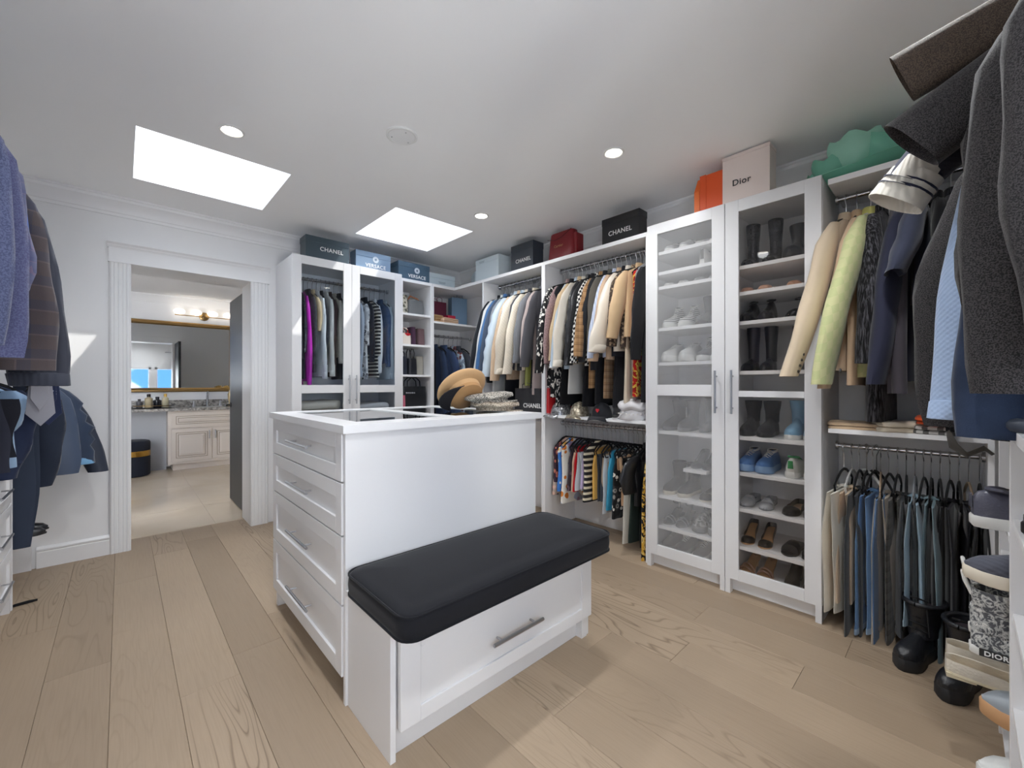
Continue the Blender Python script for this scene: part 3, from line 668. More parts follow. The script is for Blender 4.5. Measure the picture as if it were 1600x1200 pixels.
# ------------------------------------------------------------------ garment builders
RG = random.Random(21)
MT['hang_black'] = fabric('velvet', '1b1b1d'); MT['hang_white'] = simple('white_hanger_plastic', 'e2e2df', .4); MT['hang_wood'] = simple('pale_wood_hanger', 'c3ab90', .5); MT['hang_grey'] = simple('grey_hanger_plastic', '8d9094', .4)
def lerp(tab, t):
    for (a, va), (b, vb) in zip(tab, tab[1:]):
        if t <= b: u = (t-a)/(b-a) if b > a else 0; u = u*u*(3-2*u); return va+(vb-va)*u
    return tab[-1][1]
_hang = {}
DZ = -.045      # the cloth hangs this much below the hook's own height
def hanger(parent, W, mat, bar=False):
    """arms + wire hook; mesh shared between alike hangers"""
    key = (round(W, 2), mat.name, bar)
    if key not in _hang:
        g = G()
        for s in (-1, 1):
            g.tube([(0, 0, -.075), (0, s*.05, -.085), (0, s*W*.7, -.118), (0, s*W*.93, -.146)], [.007, .008, .009, .007], 6, .6)
        if bar: g.tube([(0, -W*.9, -.15), (0, -W*.8, -.185), (0, W*.8, -.185), (0, W*.9, -.15)], .005, 6)
        h = G().tube([(0, .018*math.cos(a), .018*math.sin(a)-DZ) for a in [PI*(.0+.1*i) for i in range(0, 11)]][::-1] + [(0, .017, -.017-DZ), (0, .002, -.036-DZ), (0, 0, -.045-DZ), (0, 0, -.075)], .0026, 5)
        a = g.build('hanger', mat, None, smooth=50); b = h.build('hook', MT['chrome'], None, smooth=50)
        _hang[key] = (a.data, b.data); bpy.data.objects.remove(a); bpy.data.objects.remove(b)
    a = bpy.data.objects.new('hanger', _hang[key][0]); COL.objects.link(a); a.parent = parent; a.location.z = DZ
    b = bpy.data.objects.new('hook', _hang[key][1]); COL.objects.link(b); b.parent = a
    return a
def folds(seed, n=3, k0=14, k1=38):
    r = random.Random(seed); w = [(r.uniform(k0, k1), r.uniform(0, 6.3), r.uniform(.5, 1), r.uniform(-2.5, 2.5)) for _ in range(n)]
    return lambda y, z: sum(a*math.sin(k*y+p+m*z) for k, p, a, m in w)/n
def body(W, L, T, hem=1.0, neck=.06, amp=.010, seed=0, waist=1.0, m=30, n=14, straps=False, ribs=0, top=None, skew=0):
    f = folds(seed); f2 = folds(seed+5, 3, 4, 12); rings = []
    z0 = -.082
    if top is None:
        sh = [(neck*.9, z0+.004, T*.45), (neck, z0, T*.55), (neck+(W-neck)*.35, z0-.022, T*.7), (neck+(W-neck)*.7, z0-.046, T*.85), (W*.95, z0-.072, T*.95), (W, z0-.10, T)]
    else: sh = [(top*.97, z0-.05, T*.5), (top, z0-.056, T*.7)]
    zs = sh[-1][1]
    prof = [(r, z, t, 0) for r, z, t in sh]
    for i in range(1, n+1):
        u = i/n; z = zs-(L+zs)*u if False else zs+(-L-zs)*u
        base = W if top is None else top+(W-top)*min(1, u*3)
        r = base*lerp([(0, 1), (.45, waist), (1, hem)], u)
        t = T*(1+.25*u)*(1+(.22*math.sin(ribs*2*PI*u) if ribs else 0))
        prof.append((r, z, t, u))
    for r, z, t, u in prof:
        ring = []
        for k in range(m):
            a = 2*PI*k/m; c, s_ = math.cos(a), math.sin(a)
            y = r*(abs(c)**.75)*(1 if c >= 0 else -1); x = t*(abs(s_)**.7)*(1 if s_ >= 0 else -1)
            w = min(1, u*2.2+.12)
            x += amp*w*f(y, z) + amp*.8*w*f2(y, z)*(.4 if s_ > 0 else 1)
            ring.append((x, y+skew*u, z+.006*w*f2(y*2, 0)*(u > .97)))
        rings.append(ring)
    # hem turned inward
    last = rings[-1]; cx = sum(p[0] for p in last)/m; cy = sum(p[1] for p in last)/m
    rings.append([(cx+(p[0]-cx)*.86, cy+(p[1]-cy)*.97, p[2]+.004) for p in last])
    rings.append([(cx+(p[0]-cx)*.7, cy+(p[1]-cy)*.93, p[2]+.05) for p in last])
    return G().loft(rings)
def sleeve(side, W, Ls, out, r0, r1, T, seed, bulge=.02, m=14, n=13, ribs=0, xoff=0.0):
    r = random.Random(seed); ph = [r.uniform(0, 6.3) for _ in range(4)]; rings = []; z0 = -.135
    for i in range(n+1):
        u = i/n
        y = side*(W*.80 + (W*.14)*min(1, u*6) + out*u + bulge*math.sin(PI*u)); z = z0-(Ls)*u
        rr = lerp([(0, r0*.6), (.12, r0), (.55, r0*1.02), (.88, r1*1.1), (1, r1)], u)
        if ribs: rr *= 1+.14*math.sin(ribs*2*PI*u)
        tx = T*lerp([(0, .55), (.15, 1.0), (.6, 1.05), (1, .8)], u)
        ring = []
        for k in range(m):
            a = 2*PI*k/m
            wr = 1+.07*math.sin(2*a+ph[0]+6*u)*math.sin(3+9*u+ph[1])+.05*math.sin(3*a+ph[2]+15*u)
            ring.append((xoff*u+.006*math.sin(5*u+ph[3])+tx*wr*math.sin(a), y+rr*wr*math.cos(a), z+.10*rr*side*math.cos(a)*0))
        rings.append(ring)
    e = rings[-1]; cx = sum(p[0] for p in e)/m; cy = sum(p[1] for p in e)/m
    rings.append([(cx+(p[0]-cx)*.8, cy+(p[1]-cy)*.88, p[2]+.002) for p in e])
    rings.append([(cx+(p[0]-cx)*.6, cy+(p[1]-cy)*.7, p[2]+.04) for p in e])
    return G().loft(rings)
def cuff(side, W, Ls, out, r1, T, h=.055, xf=0.0):
    rings = []
    for z, k in ((-.135-Ls+h, .96), (-.135-Ls+h*.9, 1.1), (-.135-Ls, 1.06), (-.137-Ls, .95)):
        u = (-.135-z)/Ls
        y = side*(W*.94+out*u)
        rings.append([(xf*u+T*.84*k*math.sin(2*PI*i/14), y+r1*k*math.cos(2*PI*i/14), z) for i in range(14)])
    return G().loft(rings)
def collar(neck, T, h, spread=1.15):
    rings = []
    for z, k in ((-.084, 1.05), (-.066, .98), (-.066+h*.4, .92), (-.06+h*.35, 1.05), (-.078, spread), (-.095, spread*1.04), (-.092, .9)):
        rings.append([(T*1.0*k*math.sin(2*PI*i/16), neck*k*math.cos(2*PI*i/16), z) for i in range(16)])
    return G().loft(rings, False, False)
def garment(kind, mat, L, Ls, pos, rz, label, group, W=.21, T=.026, out=.09, hm=None, mat2=None, name=None, cat=None, extra=None, tilt=0, **kw):
    seed = RG.randint(0, 99999); rr = random.Random(seed)
    nm = {'jacket': 'jacket', 'blazer': 'blazer', 'coat': 'coat', 'shirt': 'shirt', 'sweater': 'sweater', 'puffer': 'puffer_jacket', 'dress': 'dress', 'top': 'top', 'skirt': 'skirt', 'pants': 'trousers', 'jeans': 'jeans', 'fur': 'fur_coat', 'shorts': 'shorts'}[kind]
    t = thing(name or nm, label, cat or {'puffer': 'jacket', 'blazer': 'blazer', 'fur': 'coat', 'pants': 'trousers'}.get(kind, kind), pos, rz + rr.uniform(-.10, .10) + tilt, group)
    mat2 = mat2 or mat; hm = hm or MT['hang_black']
    def B(g, n, m_, p):
        o = g.build(n, m_, p, smooth=60, world=False)
        if p is t: o.location.z = DZ
        return o
    if kind in ('pants', 'jeans', 'shorts'):
        hanger(t, .17, hm, True); w = kw.get('w', .13)
        for s in (-1, 1):
            f = folds(seed+s, 3, 20, 45); f2 = folds(seed+s+9, 2, 3, 9); rings = []; Lh = L-.175-rr.uniform(0, .06); ww = w*rr.uniform(.85, 1.1); y0 = rr.uniform(-.01, .03)+kw.get('yo', 0); tw = rr.uniform(-.02, .05)
            for i in range(13):
                u = i/12; ring = []
                z = -.172-Lh*u
                for k in range(20):
                    a = 2*PI*k/20; c, s_ = math.cos(a), math.sin(a)
                    y = y0+tw*u*s+ww*(1-.12*u+.05*math.sin(7*u+seed))*(abs(c)**.7)*(1 if c > 0 else -1)
                    x = s*(.012+.012*min(1, u*3))+.011*(.5+.5*min(1, u*4))*s_ + .008*f(y, z)*min(1, u*2) + .012*u*f2(y, z)
                    ring.append((x, y, z))
                rings.append(ring)
            e = rings[-1]; cx = sum(p[0] for p in e)/20; cy = sum(p[1] for p in e)/20
            rings.append([(cx+(p[0]-cx)*.7, cy+(p[1]-cy)*.93, p[2]+.002) for p in e]); rings.append([(cx+(p[0]-cx)*.5, cy+(p[1]-cy)*.85, p[2]+.03) for p in e])
            lg = B(G().loft(rings), 'trouser_leg', mat, t)
            if kind == 'jeans':
                q = [[(cx+(p[0]-cx)*1.18, cy+(p[1]-cy)*1.03, p[2]+dz) for p in e] for dz in (-.001, .028)]
                B(G().loft(q, False, False), 'hem', mat2, lg)
        g = G().tube([(-.026, .0, -.176), (0, 0, -.168), (.026, 0, -.176)], .012, 8); g.move(lambda x, y, z: (x, y*w*8, z)); B(g, 'fold', mat, t)
        return t
    if kind == 'skirt':
        hanger(t, .16, hm, True)
        B(body(W*.85, L, T*.8, hem=kw.get('hem', 1.15), seed=seed, top=W*.62, amp=.014), 'skirt_panel', mat, t)
        B(G().loft([[(T*.75*k*math.sin(2*PI*i/18), W*.63*k*math.cos(2*PI*i/18), z) for i in range(18)] for z, k in ((-.128, .96), (-.128, 1.03), (-.16, 1.05), (-.162, .98))]), 'waistband', mat2, t)
        return t
    hanger(t, W*.97, hm)
    ribs = 6 if kind == 'puffer' else 0
    hem = {'coat': 1.02, 'dress': 1.05, 'blazer': .98, 'jacket': .95, 'puffer': .95, 'sweater': .92, 'shirt': 1.0, 'top': .95, 'fur': 1.05}[kind]
    amp = {'puffer': .004, 'coat': .008, 'blazer': .006, 'fur': .006}.get(kind, .011)
    bo = B(body(W, L, T*(1.35 if kind in ('puffer', 'fur') else 1), hem, .055 if kind != 'top' else .10, amp, seed, kw.get('waist', .95), ribs=ribs), 'body', mat, t)
    if Ls:
        r0 = kw.get('r0', .070 if kind in ('coat', 'puffer', 'fur', 'sweater') else .062); r1 = kw.get('r1', .048 if kind != 'coat' else .056)
        for s in (1, -1):
            o_ = out if s > 0 else -.03
            xf = rr.uniform(-.015, .015)+(kw.get('xo', 0) if s > 0 else 0)
            sl = B(sleeve(s, W, Ls*(1 if s > 0 else .97), o_, r0, r1, T*(1.5 if kind in ('puffer', 'fur') else 1.2), seed+s, bulge=kw.get('bulge', .02)*(1 if s > 0 else 0), ribs=6 if kind == 'puffer' else 0, xoff=xf), 'sleeve', kw.get('smat', mat), t)
            if kind in ('sweater', 'puffer', 'shirt') and s > 0:
                B(cuff(s, W, Ls, o_, r1*1.0, T*1.2, xf=xf), 'cuff', kw.get('cmat', mat2), sl)
            if kind == 'blazer' and s > 0:
                for q in range(kw.get('buttons', 3)):
                    u = 1-.03-.035*q; yy = W*.94+out*u-.01
                    xs_ = T*1.02
                    for sx in (-1,):
                        G().lathe([(.001, .005), (.006, .004), (.0075, 0), (.006, -.003)], 10).move(lambda x, y, z: (xf*u+sx*(xs_+z), yy+x+r1*.35, -.135-Ls*u+y)).build('button', kw.get('bmat', MT['black']), sl, smooth=50, world=False)
    if kind in ('jacket', 'blazer', 'coat', 'shirt', 'puffer', 'fur'):
        B(collar(.06, T*.85, .03 if kind != 'shirt' else .022), 'collar', mat2, t)
    elif kind == 'sweater':
        B(collar(.06, T*.8, .012, 1.08), 'neckband', mat2, t)
    if kind == 'sweater':
        pass
    if extra:
        old = set(t.children); extra(t, bo)
        for o in set(t.children)-old: o.location.z = DZ
    return t
def rail(items, group, a0, a1, fixed, z, side, suffix, **dflt):
    """hang a list of garments from a0 to a1 along one rod"""
    n = len(items)
    for i, it in enumerate(items):
        kind, mat, L, Ls, label = it[:5]; kw = dict(dflt); kw.update(it[5] if len(it) > 5 else {})
        a = a0+(a1-a0)*(i/(n-1) if n > 1 else .5)+kw.pop('da', 0) + RG.uniform(-.004, .004)
        if kw.pop('cl', 0): kw.update(out=min(kw.get('out', 0), .0), r0=.045, r1=.036, bulge=0)
        if kw.pop('flare', 0): kw['out'] = kw.get('out', .09)+.045; kw['xo'] = RG.uniform(.02, .075)
        pos, rz = {'R': ((fixed, a, z), PI/2), 'L': ((fixed, a, z), -PI/2), 'F': ((a, fixed, z), PI), 'N': ((a, fixed, z), 0)}[side]
        garment(kind, mat, L, Ls, pos, rz, label + suffix, group, **kw)
F = fabric
HW = {'hm': MT['hang_white']}
# upper rail, bay next to the corner (far to near)
def trim_edge(col):
    def ex(t, bo):
        for y in (.06, .15):
            G().tube([(-.03, y, -.2), (-.034, y, -.42), (-.034, y, -.62)], .006, 6).build('trim_braid', F('solid', col), t, smooth=50, world=False)
    return ex
A = [
 ('coat', F('solid', '23262c'), .95, .74, 'black wool coat at the corner end'),
 ('shirt', F('solid', 'd3d6d4'), .82, .72, 'off-white cotton shirt', HW),
 ('jacket', F('denim', '5d84b3', '38608f'), .80, .70, 'bright blue denim jacket'),
 ('sweater', F('solid', '475366'), .76, .70, 'slate navy sweatshirt'),
 ('sweater', F('knit', '8b9097'), .70, .60, 'mid grey hooded sweater', {'out': .02}),
 ('puffer', F('satin', 'c3d2de'), .86, .76, 'pale blue puffer jacket', {'T': .03, 'out': .12}),
 ('coat', F('fur', 'c9ae92', 'dcc6ad'), .92, .80, 'beige teddy coat', {'out': .10, 'hm': MT['hang_white']}),
 ('shirt', F('print', 'c9d6de', '9fb9cc', 'e6ecef', 2.2), .72, .62, 'light blue patterned blouse', {'out': .05}),
 ('sweater', F('knit', 'd8cfbf', None, None, .5), .84, .74, 'cream quilted sweater', {'out': .11, 'r0': .085, 'bulge': .04}),
 ('coat', F('solid', '4a4c52'), .84, .70, 'dark grey wool coat', {'out': .03}),
 ('sweater', F('knit', 'e0d5c3', None, None, .6), .84, .74, 'ivory chunky knit cardigan', {'out': .09}),
 ('dress', F('satin', '7c7f3c'), .98, 0, 'olive green satin dress'),
 ('sweater', F('rib', '7e8085'), .74, .64, 'grey ribbed turtleneck', {'out': .05}),
 ('coat', F('solid', 'b3a4a0'), 1.06, .62, 'mauve taupe long coat', {'out': .03}),
 ('jacket', F('solid', '56555a'), .8, .68, 'charcoal zip jacket with small studs', {'out': .05}),
]
rail(A, 'sweaters and coats on the upper rail by the corner', 3.265, 2.56, 2.905, 2.265, 'R', ' on the upper rail near the corner', T=.027, flare=1)
B_ = [
 ('dress', F('letter', '1b1b1e', 'd9d6cf'), 1.0, .66, 'black dress with dense white lettering print', {'out': .04}),
 ('dress', F('letter', '202022', 'e8e4dc', None, .6), 1.08, .74, 'black long dress with larger white scrawl print', {'out': .07}),
 ('jacket', F('tweed', 'a08786', '8a7070'), .80, .66, 'dusty mauve tweed jacket', {'out': .04}),
 ('shirt', F('solid', '26262a'), .74, .62, 'plain black shirt', {'out': .02}),
 ('shirt', F('solid', 'b7c6d4'), .84, .70, 'pale blue shirt with white cuffs', {'cmat': F('solid', 'dedede'), 'out': .07}),
 ('coat', F('solid', 'cdb592'), .80, .64, 'sand coloured trench coat', {'out': .06}),
 ('sweater', F('solid', 'ded6c8'), .80, .69, 'ivory smooth sweater', {'out': .08}),
 ('puffer', F('leather', '26272b'), .78, .68, 'black glossy quilted leather jacket', {'out': .05}),
 ('jacket', F('tweed', '1d1d1f', '2a2a2c'), .74, .62, 'black tweed jacket with cream braid trim', {'extra': trim_edge('d9d2c4'), 'out': .05}),
 ('blazer', F('check', '17171a', 'd9d7d1'), .82, .67, 'houndstooth blazer with brown elbow patch', {'out': .08, 'bmat': MT['gold'], 'extra': lambda t, bo: G().lathe([(.002, .004), (.034, .003), (.045, 0), (.03, -.002)], 20).move(lambda x, y, z: (-.036-z, .255+x*.8, -.48+y*1.7)).build('elbow_patch', F('solid', '6b4a3c'), t, smooth=50, world=False)}),
 ('coat', F('plaid', 'b58f66', '94704c', '4c382a', 1.5), 1.0, .62, 'camel plaid long coat', {'out': .07}),
 ('coat', F('solid', '2c2d31'), .86, .66, 'charcoal wool coat', {'out': .04}),
 ('blazer', F('solid', '5f5a52'), .76, .60, 'taupe grey blazer', {'out': .0}),
 ('shirt', F('vstripe', 'b9c3da', 'cdd5e6', None, 2.), .76, .64, 'pale blue pinstripe shirt', {'out': .10}),
 ('shirt', F('pleat', 'cdb094', None, None, .6), .78, .66, 'blush pleated blouse', {'out': .09}),
 ('blazer', F('solid', '23242b'), .76, .58, 'dark navy blazer', {'out': .03, 'bmat': MT['steel']}),
 ('shirt', F('satin', 'e2d8c8'), .72, .60, 'ivory silk blouse with wide sleeves', {'out': .13, 'r0': .07, 'r1': .085, 'bulge': .03}),
 ('sweater', F('print', '4d4038', 'b79f82', '2b2320', 3.), .70, .55, 'brown leopard-print knit', {'out': .0}),
 ('coat', F('solid', 'd0b28c'), .62, .50, 'camel cropped wool coat', {'out': .07, 'r0': .075}),
 ('dress', F('baroque', 'b3201c', 'd8b24a', '8f1714', .5), 1.06, .0, 'red dress with gold embroidered motifs'),
 ('top', F('solid', '8f9093'), .50, 0, 'grey strappy top'),
 ('coat', F('solid', '1d1d20'), 1.10, .66, 'black long coat against the shoe cabinet side', {'out': .0}),
]
rail(B_, 'garments on the upper rail beside the shoe cabinets', 2.43, 1.535, 2.905, 2.265, 'R', ' on the upper rail of the middle bay', T=.025, flare=1)
# pleated skirts and other pieces showing below the jackets
for kind, mat, L, y, lab, kw in (
  ('skirt', F('pleat', 'cfc2ad', None, None, .5), 1.12, 1.70, 'cream pleated skirt hanging below the blouses on the upper rail', {'hem': 1.25}),
  ('skirt', F('plaid', 'a98d70', '8a6c50', '4a3a32', 1.5), 1.08, 1.88, 'beige plaid skirt hanging below the charcoal coat on the upper rail', {}),
  ('skirt', F('solid', '1a1a1d'), 1.14, 2.28, 'black flared skirt hanging low below the ivory sweater', {'hem': 1.3}),
  ('skirt', F('letter', '1d1d20', 'dcd9d2'), 1.16, 2.36, 'black skirt with white print band hanging low', {}),
  ('dress', F('satin', 'c01c22'), 1.22, 2.46-.02, 'plain red satin dress hanging low behind the bay divider', {}),
  ('skirt', F('satin', '9b8783'), 1.18, 1.64, 'mauve satin slip skirt hanging under the cream pleated skirt', {'hem': .8}),
  ('skirt', F('solid', '1c1c20'), 1.15, 2.06, 'black full skirt hanging low under the houndstooth blazer', {'hem': 1.2}),
  ('skirt', F('solid', '222226'), 1.12, 1.96, 'charcoal black skirt hanging low behind the plaid skirts', {'hem': 1.2}),
  ('skirt', F('solid', '1a1a1e'), 1.14, 1.79, 'black tiered skirt hanging low under the pinstripe shirt', {'hem': 1.2}),
  ('skirt', F('solid', 'dcdad5'), 1.05, 2.22, 'white cotton skirt hanging under the black leather jacket', {})):
    garment(kind, mat, L, 0, (2.905, y, 2.265), PI/2, lab, 'low-hanging skirts on the upper rails', W=.19, T=.022, **kw)
for y, c, L, lab in ((3.2, 'd6d8d6', 1.08, 'white cotton skirt below the denim jacket near the corner'), (3.0, '23252b', 1.12, 'black skirt below the puffer jacket near the corner'), (2.82, 'd8cbb8', 1.04, 'beige knit skirt below the teddy coat near the corner'), (2.68, '1f2025', 1.14, 'black midi skirt below the ivory cardigan near the corner')):
    garment('skirt', F('solid', c), L, 0, (2.905, y, 2.265), PI/2, lab, 'low-hanging skirts on the upper rails', W=.19, T=.022)
# lower rail of the middle bay (far to near)
LB = [
 ('skirt', F('solid', '1f1f22'), .42, 0, 'short black skirt at the far end'),
 ('dress', F('floral', '3c2a36', 'b86a58', 'e0cdbd', 1.2), .56, 0, 'dark floral mini dress'),
 ('dress', F('floral', '3f78c4', 'e6e4de', 'e6b04a', .8), .52, 0, 'blue and white floral dress'),
 ('dress', F('floral', 'e7e3da', 'd0792f', '5e7fb8', .9), .62, 0, 'white dress with orange flowers'),
 ('skirt', F('print', '3a3138', '6c5560', '221d22', 1.), .50, 0, 'dark plum patterned skirt'),
 ('skirt', F('solid', 'c9a68f'), .50, 0, 'blush pink pencil skirt', {'mat2': F('solid', '2a2424')}),
 ('skirt', F('solid', 'b3141f'), .50, 0, 'bright red pencil skirt'),
 ('shorts', F('denim', 'd7d9da', 'c2c6ca'), .52, 0, 'white denim shorts'),
 ('skirt', F('solid', 'b4a4c4'), .46, 0, 'lilac skirt'),
 ('dress', F('hstripe', '28282a', 'd9cfb6'), .56, 0, 'black and cream striped knit dress'),
 ('skirt', F('solid', 'd9a957'), .53, 0, 'mustard yellow skirt', {'hem': 1.0}),
 ('pants', F('solid', '4a4f57'), .60, 0, 'slate grey folded trousers'),
 ('pants', F('solid', 'cbb091'), .58, 0, 'beige folded trousers'),
 ('pants', F('solid', 'd9dbdc'), .64, 0, 'white folded trousers'),
 ('skirt', F('satin', '2f8fb0'), .58, 0, 'teal satin skirt'),
 ('skirt', F('print', '1c1c1e', 'd8d4cc', '3a3a3c', 1.4), .64, 0, 'black skirt with white animal print'),
 ('shorts', F('solid', 'cfab88'), .54, 0, 'tan tailored shorts'),
 ('pants', F('solid', '1f2024'), .80, 0, 'black trousers with white stripes near the hem'),
 ('pants', F('solid', 'd6d2c8'), .84, 0, 'ivory wide trousers'),
 ('skirt', F('solid', '24302c'), .78, 0, 'dark green long skirt'),
 ('jacket', F('leather', '1b1c1f'), .50, .26, 'black puff-sleeved leather jacket', {'r0': .09, 'r1': .08, 'out': .05, 'bulge': .05}),
 ('pants', F('solid', '1b1b1d'), .86, 0, 'black long trousers', {'w': .16}),
 ('skirt', F('baroque', '1b1a18', 'c99a35', 'e6c878', 1.0), .86, 0, 'black and gold baroque print skirt by the cabinet side', {'hem': 1.0, 'W': .27}),
]
rail(LB, 'skirts and trousers on the lower rail', 2.42, 1.535, 2.92, .905, 'R', ' on the lower rail', T=.022, W=.19, out=.03)
# corner bay jeans
CB = [
 ('jeans', F('denim', '8fb0cf', '6a8fb4'), .92, 0, 'light blue jeans'), ('jeans', F('denim', '23262e', '15171d'), .98, 0, 'black jeans'), ('jacket', F('denim', '33435f', '202c44'), .66, .60, 'dark indigo denim jacket', {'out': .0}),
 ('jeans', F('denim', '3e4a5c', '2a3444'), 1.0, 0, 'slate blue jeans'), ('jacket', F('denim', '46587a', '2f3f5f'), .72, .62, 'mid blue denim jacket', {'out': .02}), ('jeans', F('denim', '7f9cbf', '55749c'), .92, 0, 'faded blue jeans'),
 ('shirt', F('print', 'b9cad8', '8a4a3a', '2c3d5a', 1.), .78, .62, 'light shirt with rust patch print', {'out': .03}), ('jacket', F('solid', '4c515b'), .70, .60, 'slate grey zip jacket', {'out': .05}), ('jeans', F('denim', '2b3140', '1c212d'), .95, 0, 'inky blue jeans')]
rail(CB, 'denim on the corner rail', 2.455, 2.96, YF+.24, 1.795, 'F', ' on the corner rail', T=.02, W=.19)
# glass wardrobe, left door
GL = [
 ('coat', F('solid', '1c1c20'), .84, .6, 'black coat at the left end'), ('blazer', F('solid', '24222a'), .80, .55, 'black evening blazer', {'bmat': MT['gold']}), ('dress', F('sequin', '1f1f24', '4a4a52'), .86, .5, 'black sequin dress'),
 ('dress', F('satin', 'c51fb0'), .88, .80, 'hot magenta satin dress', {'out': .05}), ('coat', F('tweed', '2b2a2e', '4a484d'), .80, .6, 'dark tweed coat', {'out': .0}), ('blazer', F('solid', 'c9b28e'), .40, .3, 'small tan cropped blazer', {'out': .0}),
 ('shirt', F('satin', 'cfd2d3'), .84, .72, 'silver white long satin shirt', {'out': .09, 'hm': MT['hang_white']}), ('coat', F('solid', '212228'), .84, .6, 'black wrap coat', {'out': .0}), ('shirt', F('solid', 'd4d2ca'), .80, .70, 'ivory long shirt', {'out': .07, 'hm': MT['hang_white']}),
 ('coat', F('solid', '3a2a2a'), .84, .6, 'dark brown coat', {'out': .0}), ('sweater', F('solid', 'b8b2a4'), .66, .58, 'stone grey cardigan', {'out': .05}), ('coat', F('solid', '1d2028'), .86, .6, 'navy black coat', {'out': .0})]
rail(GL, 'clothes behind the left glass door', 1.085, 1.51, YF+.24, 2.205, 'F', ' behind the left wardrobe door', T=.018, W=.165, cl=1)
GR = [
 ('coat', F('solid', '4a3a40'), .78, .6, 'dusky plum coat', {'out': .0}), ('shirt', F('satin', 'aab4bf'), .84, .7, 'silver grey blouse', {'out': .06}), ('dress', F('print', 'dadad6', '2c2c30', '9a9a9e', 1.5), .86, .4, 'white dress with dark blotch print'), ('blazer', F('solid', '22252e'), .60, .56, 'navy black blazer', {'out': .06}),
 ('dress', F('hstripe', '2a2a2e', 'cfc9bc', None, 1.3), .84, .5, 'black and cream banded dress'), ('shirt', F('satin', 'd5d8da'), .80, .66, 'pearl satin shirt', {'out': .09}), ('jacket', F('denim', '4a5f80', '33445f'), .70, .6, 'dark denim jacket', {'out': .02}), ('shirt', F('sheer', 'c3ced6'), .86, .72, 'pale blue sheer robe', {'out': .08})]
rail(GR, 'clothes behind the right glass door', 1.61, 1.98, YF+.24, 2.205, 'F', ' behind the right wardrobe door', T=.019, W=.165, cl=1)
# ------------------------------------------------------------------ right bay: blazers above, jeans below
UC = [
 ('blazer', F('solid', 'd3c0a6'), .90, .80, 'camel tailored blazer with dark cuff buttons', {'out': .28, 'xo': .11, 'T': .036, 'r0': .085, 'r1': .075, 'buttons': 4, 'bulge': .0, 'bmat': simple('horn_button', '2a221c', .4)}),
 ('coat', F('solid', 'c9ad90'), .98, .86, 'tan soft coat behind the camel blazer', {'out': .22, 'xo': .08}),
 ('jacket', F('check', 'cfcf9c', 'c3c892', None, .5), .94, .84, 'lime yellow tweed jacket with a cuff button', {'out': .28, 'xo': .09, 'T': .038, 'r0': .09, 'r1': .085, 'bulge': .05, 'mat2': F('solid', 'cfcc7c'), 'hm': MT['hang_white'],
   'extra': lambda t, bo: G().lathe([(.001, .006), (.009, .005), (.012, 0)], 12).move(lambda x, y, z: (-.036-z+.07, .42+x, -.91+y)).build('button', MT['steel'], t, smooth=50, world=False)}),
 ('fur', F('fur', '19181a', '6b6a70'), 1.16, .74, 'black glossy fur coat', {'out': .14}),
 ('dress', F('velvet', '504b52'), 1.02, .88, 'dark grey velvet gown', {'out': .18}),
 ('coat', F('velvet', '2a2c3e'), .96, .84, 'midnight blue velvet blazer', {'out': .26, 'xo': .06, 'r0': .085, 'r1': .08, 'T': .036}),
 ('coat', F('solid', '343849'), .60, .36, 'short-sleeved navy jacket with wide sleeve', {'out': .26, 'xo': .08, 'r0': .10, 'r1': .10, 'T': .036}),
 ('coat', F('solid', '17171a'), 1.10, .70, 'black long coat', {'out': .1}),
 ('fur', F('fur', '121214', '3a3a40'), 1.18, .80, 'black shaggy fur coat', {'out': .16}),
 ('coat', F('solid', '33302f'), 1.08, .7, 'dark brown coat', {'out': .1}),
]
rail(UC, 'coats on the upper rail of the right bay', .425, -.02, 2.90, 2.27, 'R', ' on the right bay upper rail', T=.028)
LC = [
 ('pants', F('solid', 'e2dccf'), .80, 0, 'cream linen trousers at the cabinet side', {'w': .19, 'T': .03}),
 ('pants', F('solid', 'd6bea2'), .76, 0, 'beige cotton trousers', {'w': .18, 'hm': MT['hang_white']}),
 ('jeans', F('denim', '55585a', '3c3f42'), .94, 0, 'dark grey jeans', {'w': .16}),
 ('jeans', F('denim', '3a3d44', '2a2d33'), .78, 0, 'black washed jeans'),
 ('jeans', F('denim', '7fa3cb', '5c83b0'), .86, 0, 'light blue jeans with rolled hems', {'mat2': F('denim', 'a9bfd6', '8ba6c4'), 'w': .17}),
 ('jeans', F('denim', '6d8db5', '4b6c97'), .92, 0, 'mid blue jeans', {'w': .16, 'hm': MT['hang_wood']}),
 ('pants', F('solid', 'cfc2b0'), .92, 0, 'stone cargo trousers', {'w': .17}),
 ('pants', F('plaid', '6a6661', '4b4844', '302d2a', 1.5), .95, 0, 'grey checked trousers'),
 ('jeans', F('denim', '45484c', '303337'), .82, 0, 'charcoal jeans'),
 ('jeans', F('denim', 'a9bdc8', '85a0b2'), .76, 0, 'pale blue acid wash jeans', {'w': .17, 'hm': MT['hang_grey']}),
 ('jeans', F('denim', '595e5f', '43484a'), .80, 0, 'greenish grey jeans'),
 ('jeans', F('denim', '8ea3aa', '6e868f'), .93, 0, 'washed teal grey jeans', {'w': .17}),
 ('pants', F('solid', '1c1c1f'), .90, 0, 'black tailored trousers'),
 ('pants', F('solid', '26242a'), .86, 0, 'very dark aubergine trousers'),
 ('pants', F('solid', '17171a'), .90, 0, 'black wool trousers near the shoe shelves'),
 ('pants', F('leather', '1d1d20'), .84, 0, 'black leather trousers', {'hm': MT['hang_wood']}),
 ('pants', F('solid', '202024'), .90, 0, 'soft black joggers by the shelf tower'),
]
rail(LC, 'trousers and jeans on the right bay lower rail', .43, -.06, 2.86, .915, 'R', ' on the right bay lower rail', T=.022, yo=.05)
